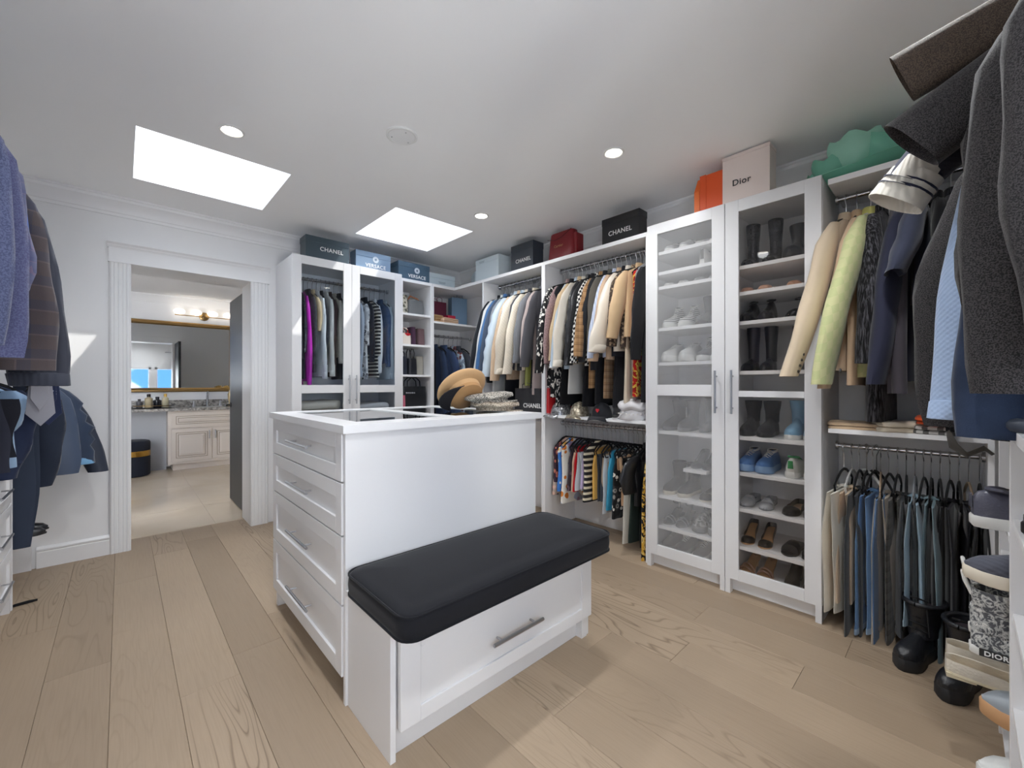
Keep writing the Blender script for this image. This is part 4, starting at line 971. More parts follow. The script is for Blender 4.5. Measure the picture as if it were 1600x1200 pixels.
# ------------------------------------------------------------------ coats on the near rail at the right edge
NC = [
 # x, kind, material, L, sleeve length, out, label, extras
 (2.16, 'coat', F('solid', '6a6468'), .92, .84, .09, 'taupe grey coat glimpsed behind the black wool sleeve', {}),
 (2.05, 'coat', F('tweed', '1b1a1b', '3f3c3d', None, 3.), 1.00, .96, .15, 'black wool coat with a bulging elbow on the near rail', {'r0': .09, 'r1': .07, 'bulge': .07, 'T': .036}),
 (1.95, 'shirt', F('print', 'c79a68', '8b7a68', 'a67f52', 1.2), 1.02, .90, .03, 'camel camouflage print shirt peeking below the coats', {'r1': .06}),
 (1.85, 'coat', F('tweed', '1b1a1b', '3f3c3d', None, 3.), 1.04, .98, .02, 'black coat hanging behind the pale blue sweater', {}),
 (1.74, 'sweater', F('knit', 'a9bedd', '7a8cab'), .96, .92, .14, 'pale blue knitted sweater hanging between black coats', {'r0': .075, 'r1': .06, 'T': .034}),
 (1.64, 'jacket', F('denim', '3b4a66', '1c2434'), 1.0, .96, .08, 'dark denim jacket with pale blue collar on the near rail', {'r1': .065, 'mat2': F('denim', '9db5d3', '7f9cc0')}),
 (1.52, 'coat', F('tweed', '1b1a1b', '3f3c3d', None, 3.), .90, .80, .005, 'large black wool coat filling the right edge', {'r0': .105, 'r1': .10, 'T': .042, 'W': .23}),
 (1.38, 'coat', F('tweed', '1b1a1b', '3f3c3d', None, 3.), .88, .84, .03, 'dark charcoal coat at the far right edge', {'r0': .10, 'r1': .085, 'T': .04}),
 (1.27, 'coat', F('tweed', '1b1a1b', '3f3c3d', None, 3.), 0.92, .80, -.02, 'nearest black coat at the frame edge', {'T': .04}),
]
for x, kind, mat, L, Ls, out, lab, kw in NC:
    garment(kind, mat, L, Ls, (x, -.34, 2.25), 0, lab, 'coats on the near rail', out=out, **({'T': .034, 'W': .22} | kw))
# bell-sleeved cape coat: cuff mouth pointing into the room
t = thing('cape_coat', 'black wool cape coat with a wide open sleeve mouth at upper right', 'coat', (1.62, -.34, 2.25), 0, 'coats on the near rail')
hanger(t, .2, MT['hang_black'])
G_ = body(.22, .62, .03, seed=77); G_.build('body', F('tweed', '1b1a1b', '3f3c3d', None, 3.), t, smooth=60, world=False)
def bell(p0, p1, r0, r1, fl0, fl1, name, mat, par, inner=None):
    p0, p1 = Vector(p0), Vector(p1); d = (p1-p0).normalized(); u = Vector((1, 0, 0)); w = d.cross(u).normalized(); rings = []
    for i in range(11):
        q = i/10; c = p0.lerp(p1, q); r = r0+(r1-r0)*q; f_ = fl0+(fl1-fl0)*q
        rings.append([c+u*(r*f_*math.cos(2*PI*k/20)*(1+.08*math.sin(3*2*PI*k/20+q*3)))+w*(r*math.sin(2*PI*k/20)) for k in range(20)])
    e = rings[-1]; c = sum(e, Vector())/20
    rings.append([c+(p-c)*.93-d*.004 for p in e]); rings.append([c+(p-c)*.85-d*.12 for p in e])
    return G().loft(rings).build(name, mat, par, smooth=60, world=False)
bell((0, .16, -.16), (-.10, .43, -.37), .07, .085, .9, .75, 'sleeve', F('tweed', '1b1a1b', '3f3c3d', None, 3.), t)
bell((.0, .17, -.06), (-.05, .45, -.16), .06, .075, .6, .5, 'cape_flap', F('tweed', '3a322c', '564a40', None, 3.), t)
t2 = thing('striped_cuff_sweater', 'dark sweater with cream cuff and two navy stripes under the cape sleeve', 'sweater', (1.72, -.34, 2.25), 0, 'coats on the near rail')
hanger(t2, .2, MT['hang_black']); body(.21, .7, .026, seed=78).build('body', F('knit', '2c2d36'), t2, smooth=60, world=False)
bell((0, .17, -.14), (-.02, .44, -.40), .065, .062, .8, .95, 'sleeve', F('knit', '2c2d36'), t2)
cf = bell((-.0185, .425, -.385), (-.025, .475, -.46), .066, .072, .95, 1.05, 'cuff', F('rib', 'dcd6ca'), t2)
for q in (.3, .5):
    bell((-.0185-.0065*q, .425+.05*q, -.385-.075*q), (-.0185-.0065*(q+.07), .425+.05*(q+.07), -.385-.075*(q+.07)), .0685+.006*q, .0687+.006*q, .97+.05*q, .97+.05*q, 'stripe', F('solid', '23263a'), cf)
# ------------------------------------------------------------------ left run
LU = [
 (1.72, 'jacket', F('tweed', '6b6f8e', 'a99aa6', None, 2.), .71, .59, .0, 'lilac grey tweed jacket at the left edge', {}),
 (1.90, 'blazer', F('tweed', '454b68', '5c6382', None, 2.), .77, .71, .02, 'blue grey flannel blazer nearest the camera on the left rail', {'r0': .085, 'r1': .08}),
 (2.06, 'blazer', F('tweed', '5e6384', '4c4e70', None, 2.), .81, .74, .04, 'slate blue tweed blazer with hemmed cuff on the left rail', {'r0': .09, 'r1': .085}),
 (2.20, 'blazer', F('plaid', '626684', '54587a', '7a6a80', 2.), .81, .71, .04, 'lavender blue checked blazer on the left rail', {'r0': .085}),
 (2.32, 'shirt', F('solid', '3f5fa8'), .79, .67, .04, 'bright cobalt shirt between the tweed blazers', {'r0': .07}),
 (2.46, 'coat', F('plaid', '544a48', '3f404e', '655a56', .8), .83, .77, .08, 'brown and navy plaid flannel overshirt on the left rail', {'r0': .085, 'r1': .08}),
 (2.58, 'sweater', F('knit', '7fa6c0', '5b7f9a'), .71, .61, .06, 'pale blue knitted sweater strip behind the plaid overshirt', {}),
 (2.69, 'sweater', F('rib', '3c3f4a', None, None, .7), .86, .83, .10, 'dark charcoal ribbed cardigan at the doorway end of the left rail', {'r0': .09, 'r1': .085, 'T': .036}),
]
for y, kind, mat, L, Ls, out, lab, kw in LU:
    garment(kind, mat, L, Ls, (-.56, y, 2.255), -PI/2, lab, 'jackets on the left rail', out=out, **({'T': .032, 'W': .225} | kw))
LL = [
 (3.04, 'shirt', F('solid', '8fa9c6'), .50, .30, -.12, 'pale blue shirt hem above the drawers', {}),
 (2.84, 'pants', F('solid', '2a2c38'), .52, 0, 0, 'dark navy folded trousers above the drawers', {'w': .18}),
 (2.96, 'pants', F('solid', '1f2029'), .50, 0, 0, 'black folded trousers above the drawers', {'w': .19}),
 (3.22, 'shirt', F('denim', '303a56', '232b42'), .50, .44, -.06, 'dark blue shirt hanging above the drawers', {}),
 (3.46, 'pants', F('solid', '23252f'), .52, 0, 0, 'ink blue folded trousers at the end of the low rail', {'w': .19}),
]
for y, kind, mat, L, Ls, out, lab, kw in LL:
    garment(kind, mat, L, Ls, (-.56, y, 1.40), -PI/2, lab, 'garments on the low left rail', out=out, **({'T': .03, 'W': .2} | kw))
def tie(y, mat, L, label, xo):
    t = thing('necktie', label, 'tie', (-.56+xo, y, 1.40), -PI/2, 'neckties on the low left rail')
    outl = lambda w0, w1, L: [(-w0, .0), (w0, .0), (w1, -L+.06), (0, -L), (-w1, -L+.06)]
    for k, (dx, LL_) in enumerate(((-.010, L), (.010, L*.8))):
        p = outl(.024, .048 if k == 0 else .03, LL_)
        G().prism(p, lambda a, z: (dx-.003, a, z+.012), lambda a, z: (dx+.003, a, z+.012)).build('blade' if k == 0 else 'tail', mat, t, world=False, bevel=.001)
    G().tube([(-.012, 0, .012), (-.009, 0, .021), (0, 0, .024), (.009, 0, .021), (.012, 0, .012)], .004, 6).move(lambda x, y, z: (x, y*6, z)).build('loop', mat, t, smooth=50, world=False)
    return t
tie(2.98, F('solid', '9c9ca4'), .36, 'plain light grey necktie hanging above the drawers', .28)
tie(3.16, F('dots', '2b3350', 'aab3c8'), .37, 'navy dotted necktie hanging above the drawers', .29)
LF = [
 (3.64, 'pants', F('solid', '303848'), 1.10, 0, 0, 'long slate navy trousers hanging beside the drawer chest', {'w': .19, 'T': .03}),
 (3.72, 'coat', F('solid', '262d3c'), .72, .6, -.02, 'navy raincoat on the low rail by the doorway wall', {'T': .034}),
 (3.83, 'jacket', F('satin', '45536a'), .60, .56, .05, 'slate blue softshell jacket on the low rail', {'r0': .09, 'r1': .085, 'mat2': F('satin', '6e94b4')}),
 (3.95, 'puffer', F('satin', '2d3d55'), .64, .52, .12, 'navy puffer jacket with light blue trim on the low rail', {'r0': .10, 'r1': .08, 'cmat': F('satin', '6b9cc2'), 'mat2': F('satin', '7fb0d4'), 'T': .04}),
 (4.10, 'jacket', F('satin', '2c3444'), .56, .60, .22, 'dark navy shell jacket with blue cuff at the doorway wall', {'r0': .075, 'r1': .055, 'mat2': F('satin', '5f92bb')}),
 (4.19, 'coat', F('knit', '30384a'), .74, .5, .05, 'dark knitted coat lowest by the doorway wall', {}),
]
for y, kind, mat, L, Ls, out, lab, kw in LF:
    garment(kind, mat, L, Ls, (-.54, y, 1.425), -PI/2, lab, 'outerwear on the low left bay rail', out=out, **({'T': .03, 'W': .22} | kw))
# empty hangers on the right bay lower rail
for y, m, lab, k in ((.34, MT['hang_white'], 'empty white plastic hanger on the right bay lower rail', 1.0), (.30, MT['hang_black'], 'empty black velvet hanger on the right bay lower rail', .9)):
    t = thing('clothes_hanger', lab, 'hanger', (2.90, y, .915), PI/2+.5, 'empty hangers'); hanger(t, .19*k, m, True)
# ------------------------------------------------------------------ shoes
OUT = [(0, .019), (.05, .029), (.2, .033), (.42, .032), (.6, .040), (.75, .045), (.88, .039), (.96, .024), (1, .008)]
def outline(L, k=1.0, n=13, shift=0.0):
    us = [.5-.5*math.cos(PI*i/n) for i in range(n+1)]
    left = [((u-.5)*L+shift, lerp(OUT, u)*k) for u in us]
    return left + [(x, -y) for x, y in reversed(left)], us
def sole_g(L, h, zf, k=1.0):
    """zf(u): height of the underside along the foot"""
    pts, us = outline(L, k); rings = []
    for dz, s in ((0, .94), (h*.15, 1), (h*.85, 1.0), (h, .96)):
        rings.append([(x*(.5+.5*s), y*s, zf(x/L+.5)+dz) for x, y in pts])
    return G().loft(rings)
def upper_g(L, z0, hs, k=1.0, u0=0.0, u1=1.0, n=14, zf=lambda u: 0, m=13, squash=.8):
    rings = []
    for i in range(n+1):
        u = u0+(u1-u0)*(.5-.5*math.cos(PI*i/n)); w = lerp(OUT, u)*k*.97; h = lerp(hs, u)
        ring = []
        for j in range(m):
            a = PI*j/(m-1); c = math.cos(a); s = math.sin(a)
            nar = 1-.45*min(1, h/.1)*s**2
            ring.append(((u-.5)*L*.97, w*(abs(c)**.6)*(1 if c > 0 else -1)*nar, z0+zf(u)+h*(s**squash)))
        rings.append(ring)
    return G().loft(rings)
flat = lambda u: 0.0
def heelz(hh): return lambda u: hh*(1-min(1, max(0, (u-.08)/.58))**1)*(1 if u < .66 else 1)
SB = {}
def shoe_proto(kind, cols):
    """returns list of (part name, mesh, material, sub-part-of)"""
    key = (kind, tuple(c.name for c in cols))
    if key in SB: return SB[key]
    U, S, A_ = (list(cols)+[cols[-1]]*3)[:3]; parts = []
    def add(n, g, m, sm=45):
        o = g.build(n, m, None, smooth=sm); parts.append((n, o.data)); bpy.data.objects.remove(o)
    if kind in ('sneaker', 'runner', 'hitop'):
        L = .275; hs = .034 if kind != 'runner' else .04
        add('sole', sole_g(L, hs, lambda u: .010*max(0, u-.8)*5*.6, 1.06), S)
        top = .085 if kind != 'hitop' else .135
        add('upper', upper_g(L, hs-.004, [(0, top*.7), (.05, top*.9), (.16, top), (.34, top*.92), (.5, .070), (.7, .050), (.9, .036), (1, .018)]), U)
        zc = hs+top
        add('collar', G().tube([((-.26+.115*math.cos(a))*L, .024*math.sin(a), zc-.004-.012*(math.cos(a) > 0)*math.cos(a)) for a in [2*PI*i/18 for i in range(19)]], .0065, 6), A_)
        add('opening', G().loft([[((-.26+.105*math.cos(2*PI*i/18))*L, .021*math.sin(2*PI*i/18), zc-.002) for i in range(18)], [((-.26+.06*math.cos(2*PI*i/18))*L, .012*math.sin(2*PI*i/18), zc-.001) for i in range(18)]]), MT['dark_hole'])
        g = G()
        for i in range(5):
            u = .40+.065*i; z = hs+lerp([(.34, top*.92), (.5, .070), (.7, .050)], u); x = (u-.5)*L
            g.tube([(x, -.019, z-.010), (x, 0, z+.003), (x, .019, z-.010)], .003, 5)
        add('laces', g, A_)
        add('heel_tab', G().loft([[(-.5*L*.985, y, z) for y, z in ((-.014, hs+.02), (.014, hs+.02), (.012, hs+top*.75), (-.012, hs+top*.75))], [(-.5*L*.985-.004, y, z) for y, z in ((-.012, hs+.022), (.012, hs+.022), (.010, hs+top*.73), (-.010, hs+top*.73))]]), A_)
    elif kind in ('pump', 'flat', 'slide', 'loafer', 'mule'):
        L = .25; hh = .075 if kind in ('pump', 'mule') else .008; zf = heelz(hh); zs = .006
        add('sole', sole_g(L, .010, zf, .9), S)
        if kind == 'slide':
            add('strap', upper_g(L, .008, [(.45, .048), (.6, .052), (.8, .042)], .98, .5, .8, 8, zf), U)
        else:
            toe = [(.58, .010), (.66, .030), (.76, .036), (.9, .030), (1, .014)]
            add('toe_cap', upper_g(L, .008, toe, .95, .6, 1.0, 10, zf), U)
            if kind != 'mule':
                pts, us = outline(L, .88); n2 = len(pts)//2
                path = [p for p in pts if p[0] < .14*L]; path.sort(key=lambda p: math.atan2(p[1], -p[0]-.02))
                add('heel_cup', G().loft([[(x, y, zf(x/L+.5)+.008), (x*1.0, y*1.06, zf(x/L+.5)+.012), (x*.995, y, zf(x/L+.5)+.040-.016*max(0, (x/L+.3))), (x*.985, y*.93, zf(x/L+.5)+.038-.016*max(0, x/L+.3))] for x, y in path]), U)
            if kind == 'loafer': add('saddle', upper_g(L, .010, [(.5, .046), (.6, .052), (.72, .042)], .97, .5, .68, 6, zf), U)
            add('insole', G().loft([[(x*.93, y*.82, zf(x/L+.5)+.0125) for x, y in outline(L, .9)[0]], [(x*.9, y*.7, zf(x/L+.5)+.013) for x, y in outline(L, .9)[0]]]), A_)
        if hh > .03: add('heel', G().tube([(-.44*L, 0, hh+.004), (-.45*L, 0, hh*.5), (-.455*L, 0, .0)], [.018, .009, .006], 10), S)
        else: add('heel', G().box(-.5*L, -.27*L, -.024, .024, -.0, .012), S)
    elif kind in ('sandal', 'wedge'):
        L = .25; hh = .07 if kind == 'sandal' else .02; zf = heelz(hh)
        add('sole', sole_g(L, .012, zf, .92), S)
        if hh > .03: add('heel', G().tube([(-.42*L, 0, hh+.006), (-.43*L, 0, 0)], [.016, .010], 10), S)
        for nm, u, h in (('toe_strap', .8, .04), ('vamp_strap', .66, .05)):
            x = (u-.5)*L; w = lerp(OUT, u)*.95
            add(nm, G().tube([(x+.006*math.sin(a*2), w*math.cos(a), zf(u)+.010+h*math.sin(a)) for a in [PI*i/10 for i in range(11)]], .006, 6), U)
        x = -.3*L
        add('ankle_strap', G().tube([(x-.035*math.cos(a)*1., .030*math.sin(a), hh+.075+.012*math.cos(a)) for a in [2*PI*i/16 for i in range(17)]], .005, 6), U)
        add('heel_strap', G().tube([(-.48*L, 0, hh+.012), (-.47*L, 0, hh+.05), (x-.035, 0, hh+.085)], .006, 6), U)
    elif kind in ('boot', 'tallboot', 'combat', 'heelboot'):
        L = .27; hs = {'combat': .05, 'boot': .028, 'tallboot': .022, 'heelboot': .02}[kind]; H = {'combat': .20, 'boot': .19, 'tallboot': .34, 'heelboot': .17}[kind]
        hh = .06 if kind == 'heelboot' else 0.; zf = heelz(hh) if hh else flat
        add('sole', sole_g(L, hs, zf, 1.08 if kind == 'combat' else .98), S)
        if hh: add('heel', G().box(-.5*L, -.28*L, -.024, .024, 0, hh+.01), S)
        k = 1.08 if kind == 'combat' else 1.0
        add('foot', upper_g(L, hs-.003, [(0, .08), (.1, .10), (.35, .10), (.5, .078), (.68, .058), (.9, .045), (1, .02)], k, zf=zf), U)
        rings = []
        for i in range(9):
            q = i/8; z = hs+hh*.8+.055+(H-.055)*q; kk = 1.22 if kind == 'combat' else 1; rx = lerp([(0, .062), (.3, .052), (1, .060)], q)*k*kk; ry = lerp([(0, .036), (.3, .038), (1, .050)], q)*k*kk
            wr = .02 if kind == 'combat' else .008
            rings.append([(-.27*L+rx*math.cos(a)*(1+wr*math.sin(9*q*3+3*a)), ry*math.sin(a)*(1+wr*math.sin(7*q*4+2*a)), z) for a in [2*PI*j/18 for j in range(18)]])
        e = rings[-1]; c = sum((Vector(p) for p in e), Vector())/18
        rings.append([c+(Vector(p)-c)*.88 for p in e]); rings.append([c+(Vector(p)-c)*.8-Vector((0, 0, .03)) for p in e])
        add('shaft', G().loft(rings, True, False), U)
        add('lining', G().loft([[c+(Vector(p)-c)*.82-Vector((0, 0, .03)) for p in e], [c+(Vector(p)-c)*.3-Vector((0, 0, .031)) for p in e]]), A_ if kind == 'combat' else MT['dark_hole'])  # disc painted with the hole's shade; combat boots get a lining colour
        if kind == 'combat':
            g = G()
            for i in range(6):
                z = hs+.085+.026*i; x = -.27*L+.062*k-.008*i*.3+.004
                g.tube([(x-.012, -.03, z), (x+.010, 0, z+.01), (x-.012, .03, z)], .0035, 5)
            g.tube([(.0, .035, hs+.19), (.03, .05, hs+.14), (.025, .052, hs+.09)], .003, 5)
            add('laces', g, MT['hang_black'])
            add('padded_collar', G().tube([tuple(c+(Vector(p)-c)*1.0) for p in e]+[tuple(e[0])], .010, 8), U)
    SB[key] = parts
    return parts
SN = {'sneaker': 'sneaker', 'runner': 'running_shoe', 'hitop': 'high_top_sneaker', 'pump': 'pump_shoe', 'flat': 'ballet_flat', 'slide': 'slide_sandal', 'loafer': 'loafer', 'mule': 'mule_shoe', 'sandal': 'strappy_sandal', 'wedge': 'wedge_sandal', 'boot': 'ankle_boot', 'tallboot': 'tall_boot', 'combat': 'combat_boot', 'heelboot': 'heeled_boot'}
def shoe(kind, cols, pos, rz, label, group, s=1.0):
    t = thing(SN[kind], label, 'boot' if 'boot' in SN[kind] else 'shoe', pos, rz, group); t.scale = (s, s, s)
    for n, me in shoe_proto(kind, cols):
        o = bpy.data.objects.new(n, me); COL.objects.link(o); o.parent = t
    return t
LE = lambda c: fabric('leather', c)
SO = lambda c: F('solid', c)
def sm(n, c, r=.5, m=0):
    k = 'shoe_'+n
    return bpy.data.materials.get(k) or simple(k, c, r, m)
W_ = sm('white', 'dcdcd8'); K_ = sm('black', '1a1a1c', .35); GUM = sm('gum', 'b08a60'); CRM = sm('cream', 'd6cdbb'); GRY = sm('grey', '77787b'); TAN = sm('tan', 'b98f66', .5)
# (cabinet, shelf top z, [(kind, colours, a, toe-out?, description, scale)])
def stock(z, a_list, group, place, X=2.88, s=.92, front=None):
    for kind, cols, a, outw, desc, *r in a_list:
        rz = PI if outw else 0
        x = front if front else X
        shoe(kind, cols, (x, a, z), rz + RG.uniform(-.06, .06), desc + place, group, r[0] if r else s)
GRP = 'shoes in the dark glass cabinet'; PL_ = ' in the dark glass cabinet'
GLT = F('sequin', '1c1c20', '5a5a60'); XX = 2.845
stock(1.955, [('tallboot', (GLT, K_), .885, 1, 'black glitter boot, left of the top shelf', .8), ('tallboot', (GLT, K_), .765, 1, 'black glitter boot, second on the top shelf', .8), ('boot', (LE('26272b'), K_), .645, 1, 'black leather boot on the top shelf', 1.05), ('flat', (SO('b9b9b5'), W_), .555, 1, 'pale grey shoe at the right of the top shelf')], GRP, PL_, XX)
stock(1.80, [('flat', (LE('c59a86'), TAN, TAN), .885, 1, 'rose beige flat, first on the second shelf'), ('flat', (LE('c9a08a'), TAN, TAN), .785, 1, 'rose beige flat, second on the second shelf'), ('flat', (LE('c4997f'), TAN, TAN), .645, 1, 'rose beige flat, third on the second shelf'), ('flat', (LE('c9a68f'), TAN, TAN), .555, 1, 'rose beige flat, last on the second shelf')], GRP, PL_, XX)
stock(1.625, [('hitop', (GLT, K_), .885, 1, 'black sequin high top, left one', .85), ('hitop', (GLT, K_), .785, 1, 'black sequin high top, right one', .85), ('sandal', (LE('222225'), K_), .64, 1, 'black ankle-strap sandal, left one', .9), ('sandal', (LE('222225'), K_), .555, 1, 'black ankle-strap sandal, right one', .9)], GRP, PL_, XX)
stock(1.33, [('tallboot', (LE('1b1c20'), K_), .885, 1, 'black polished boot, left one on the fourth shelf', .75), ('tallboot', (LE('1b1c20'), K_), .785, 1, 'black polished boot, right one on the fourth shelf', .75), ('tallboot', (F('dots', '1b1b1e', 'c9c9cc'), K_), .64, 1, 'black studded boot, left one', .72), ('tallboot', (F('dots', '1b1b1e', 'c9c9cc'), K_), .55, 1, 'black studded boot, right one', .72)], GRP, PL_, XX)
stock(.942, [('boot', (SO('2a2a2f'), K_), .885, 1, 'black suede ankle boot, left one', .95), ('boot', (SO('2a2a2f'), K_), .785, 1, 'black suede ankle boot, right one', .95), ('boot', (SO('7fa9c6'), W_), .645, 1, 'pale blue suede boot, left one', .98), ('boot', (SO('7fa9c6'), W_), .555, 1, 'pale blue suede boot, right one', .98)], GRP, PL_, XX)
stock(.729, [('runner', (SO('5f86bd'), sm('bluesole', '8fb0d6'), SO('d6d6d2')), .885, 1, 'blue and white running shoe, left one', 1.0), ('runner', (SO('5f86bd'), sm('bluesole', '8fb0d6'), SO('d6d6d2')), .785, 1, 'blue and white running shoe, right one', 1.0), ('sneaker', (LE('dcdcd6'), W_, SO('2f8a4a')), .64, 0, 'white sneaker with green heel tab, left one', 1.0), ('sneaker', (LE('dcdcd6'), W_, SO('2f8a4a')), .55, 0, 'white sneaker with green heel tab, right one', 1.0)], GRP, PL_, XX)
stock(.515, [('loafer', (F('satin', 'a9abae'), GRY, GRY), .885, 1, 'silver grey slip-on, left one'), ('loafer', (F('satin', 'a9abae'), GRY, GRY), .785, 1, 'silver grey slip-on, right one'), ('flat', (LE('1e1e20'), K_, sm('tanlining', 'c4a184')), .65, 1, 'black flat with beige lining, left one', 1.05), ('flat', (LE('1e1e20'), K_, sm('tanlining', 'c4a184')), .555, 1, 'black flat with beige lining, right one', 1.05)], GRP, PL_, XX)
stock(.29, [('pump', (LE('2a2523'), TAN, TAN), .885, 1, 'black pump with tan sole, left one', .9), ('pump', (LE('2a2523'), TAN, TAN), .79, 1, 'black pump with tan sole, right one', .9), ('slide', (LE('1c1c1f'), K_, W_), .655, 1, 'black slide sandal, left one', 1.05), ('slide', (LE('1c1c1f'), K_, W_), .56, 1, 'black slide sandal, right one', 1.05)], GRP, PL_, XX)
stock(.10, [('sandal', (LE('a07a68'), TAN), .885, 1, 'tan strappy sandal, left one on the bottom shelf'), ('sandal', (LE('a07a68'), TAN), .79, 1, 'tan strappy sandal, right one on the bottom shelf'), ('heelboot', (SO('33302e'), K_), .655, 1, 'dark brown heeled boot, left one', .85), ('heelboot', (SO('33302e'), K_), .56, 1, 'dark brown heeled boot, right one', .85)], GRP, PL_, XX)
GRP = 'shoes in the misty glass cabinet'; PL_ = ' in the misty glass cabinet'
g1, g2, g3, g4 = SO('8f9092'), SO('cfcfcd'), SO('5b5c5f'), SO('a9a9aa')
stock(2.155, [('sneaker', (g4, W_), 1.37, 1, 'grey sneaker, left of the top shelf', .8), ('sneaker', (g4, W_), 1.27, 1, 'grey sneaker, second on the top shelf', .8), ('flat', (g2, GRY), 1.16, 1, 'white flat, left one on the top shelf', .9), ('flat', (g2, GRY), 1.07, 1, 'white flat, right one on the top shelf', .9)], GRP, PL_, XX)
stock(2.018, [('mule', (g1, GRY), 1.38, 1, 'grey mule, left one', .75), ('mule', (g1, GRY), 1.29, 1, 'grey mule, right one', .75), ('hitop', (LE('dddddb'), W_, SO('6a6a6c')), 1.135, 0, 'white chunky high top on the second shelf', .78), ('hitop', (LE('dddddb'), W_, SO('6a6a6c')), 1.04, 0, 'white chunky high top at the frame of the second shelf', .78)], GRP, PL_, XX)
stock(1.918, [('flat', (g2, W_), 1.38, 1, 'pale flat, first on the third shelf', .9), ('flat', (g2, W_), 1.28, 1, 'pale flat, second on the third shelf', .9), ('flat', (g1, GRY), 1.17, 1, 'grey flat, third on the third shelf', .9), ('flat', (g1, GRY), 1.07, 1, 'grey flat, last on the third shelf', .9)], GRP, PL_, XX)
ZB = F('hstripe', 'd9d9d7', '3a3a3c', None, 3.)
stock(1.635, [('hitop', (ZB, W_), 1.37, 1, 'zebra striped high top, left one', .95), ('hitop', (ZB, W_), 1.26, 1, 'zebra striped high top, right one', .95), ('boot', (g3, K_), 1.15, 1, 'dark grey ankle boot, left one on the fourth shelf', .95), ('boot', (g3, K_), 1.06, 1, 'dark grey ankle boot, right one on the fourth shelf', .95)], GRP, PL_, XX)
stock(1.40, [('runner', (g2, W_, SO('e0e0de')), 1.37, 1, 'white lace-up trainer, left one', 1.1), ('runner', (g2, W_, SO('e0e0de')), 1.25, 1, 'white lace-up trainer, right one', 1.1), ('hitop', (g3, W_, g2), 1.14, 1, 'dark grey trainer with white sole, left one', 1.0), ('hitop', (g3, W_, g2), 1.05, 1, 'dark grey trainer with white sole, right one', 1.0)], GRP, PL_, XX)
stock(.935, [('boot', (g3, GRY), 1.37, 1, 'grey suede boot, left one in the middle', .95), ('boot', (g3, GRY), 1.27, 1, 'grey suede boot, right one in the middle', .95), ('tallboot', (g1, GRY), 1.15, 1, 'light grey tall boot, left one', .62), ('tallboot', (g1, GRY), 1.06, 1, 'light grey tall boot, right one', .62)], GRP, PL_, XX)
stock(.70, [('pump', (g3, GRY, GRY), 1.19, 1, 'grey pump on the short shelf, left one'), ('pump', (g3, GRY, GRY), 1.115, 1, 'grey pump on the short shelf, right one')], GRP, PL_, XX)
stock(.497, [('boot', (SO('3b3c3f'), CRM), 1.37, 1, 'charcoal ankle boot with rope sole, left one', .95), ('boot', (SO('3b3c3f'), CRM), 1.265, 1, 'charcoal ankle boot with rope sole, middle one', .95), ('flat', (SO('3b3c3f'), CRM), 1.13, 1, 'charcoal espadrille with braided sole, left one', 1.0), ('flat', (SO('3b3c3f'), CRM), 1.045, 1, 'charcoal espadrille with braided sole, right one', 1.0)], GRP, PL_, XX)
CM = F('print', 'b9b9b7', '4a4a4c', '2a2a2c', 2.)
stock(.288, [('sandal', (g1, GRY), 1.38, 1, 'silver heeled sandal, left one', .9), ('sandal', (g1, GRY), 1.29, 1, 'silver heeled sandal, right one', .9), ('runner', (CM, GRY), 1.165, 1, 'grey camouflage trainer, left one', 1.0), ('runner', (CM, GRY), 1.06, 1, 'grey camouflage trainer, right one', 1.0)], GRP, PL_, XX)
stock(.10, [('runner', (g3, GRY), 1.385, 1, 'dark trainer, first on the bottom shelf'), ('runner', (g3, GRY, W_), 1.285, 1, 'dark trainer with white laces, second on the bottom shelf'), ('sneaker', (g3, W_, W_), 1.165, 1, 'dark sneaker with white sole, third on the bottom shelf'), ('sneaker', (g3, W_, W_), 1.065, 1, 'dark sneaker with white sole, last on the bottom shelf')], GRP, PL_, XX)
# right edge: shelf tower, toes poking out
GRP = 'shoes at the right edge'
dk = SO('4a4b57'); Y0 = -.10
shoe('sneaker', (LE('50505e'), W_, LE('4a4a56')), (2.02, -.165, .80), -PI/2+.15, 'slate leather sneaker with white sole on the topmost shelf tower level', GRP, 1.05)
shoe('hitop', (F('knit', '50525c'), CRM, F('knit', '40424c')), (1.90, -.155, .66), PI/2+.1, 'grey knitted sock sneaker with cream sole poking out of the tower', GRP, 1.1)
DB = F('baroque', '56585c', 'a9aaa8', 'cfcfcb', 3.0)
b1 = shoe('boot', (DB, W_), (1.905, -.14, .44), -PI/2+.05, 'white and grey patterned ankle boot with letter plate on the tower', GRP, .9)
b2 = shoe('boot', (DB, W_), (2.05, -.14, .44), -PI/2+.05, 'white and grey patterned ankle boot behind the lettered one', GRP, .9)
for b in (b1, b2): G().tube([(-.128, 0, .19), (-.145, -.012, .235), (-.15, 0, .262), (-.145, .012, .235), (-.128, 0, .19)], .006, 6).build('pull_tab', W_, b, smooth=50, world=False)
pl = G().box(-.115, -.040, -.042, -.036, .006, .030).build('letter_plate', K_, b1, world=False, bevel=.001)
q_ = text_mesh('DIOR', .021, WH, b1, (-.078, -.0425, .018), (PI/2, 0, 0), bold=.0006)
shoe('runner', (F('satin', '8f969c'), sm('tansole', 'c0946a'), K_), (1.885, -.19, .27), PI/2+.1, 'silver trainer with tan and black sole on the tower', GRP, 1.1)
shoe('sneaker', (LE('dfe1df'), W_, LE('cfd3d2')), (1.90, -.19, .07), PI/2+.15, 'white leather sneaker on the lowest tower shelf', GRP, 1.15)
shoe('loafer', (LE('ded8ca'), sm('thickcream', 'd2c8ad'), sm('goldlining', 'b08f55')), (2.07, -.115, .27), -PI/2+.1, 'cream loafer with gold lining on the tower, nearer one', GRP, 1.2)
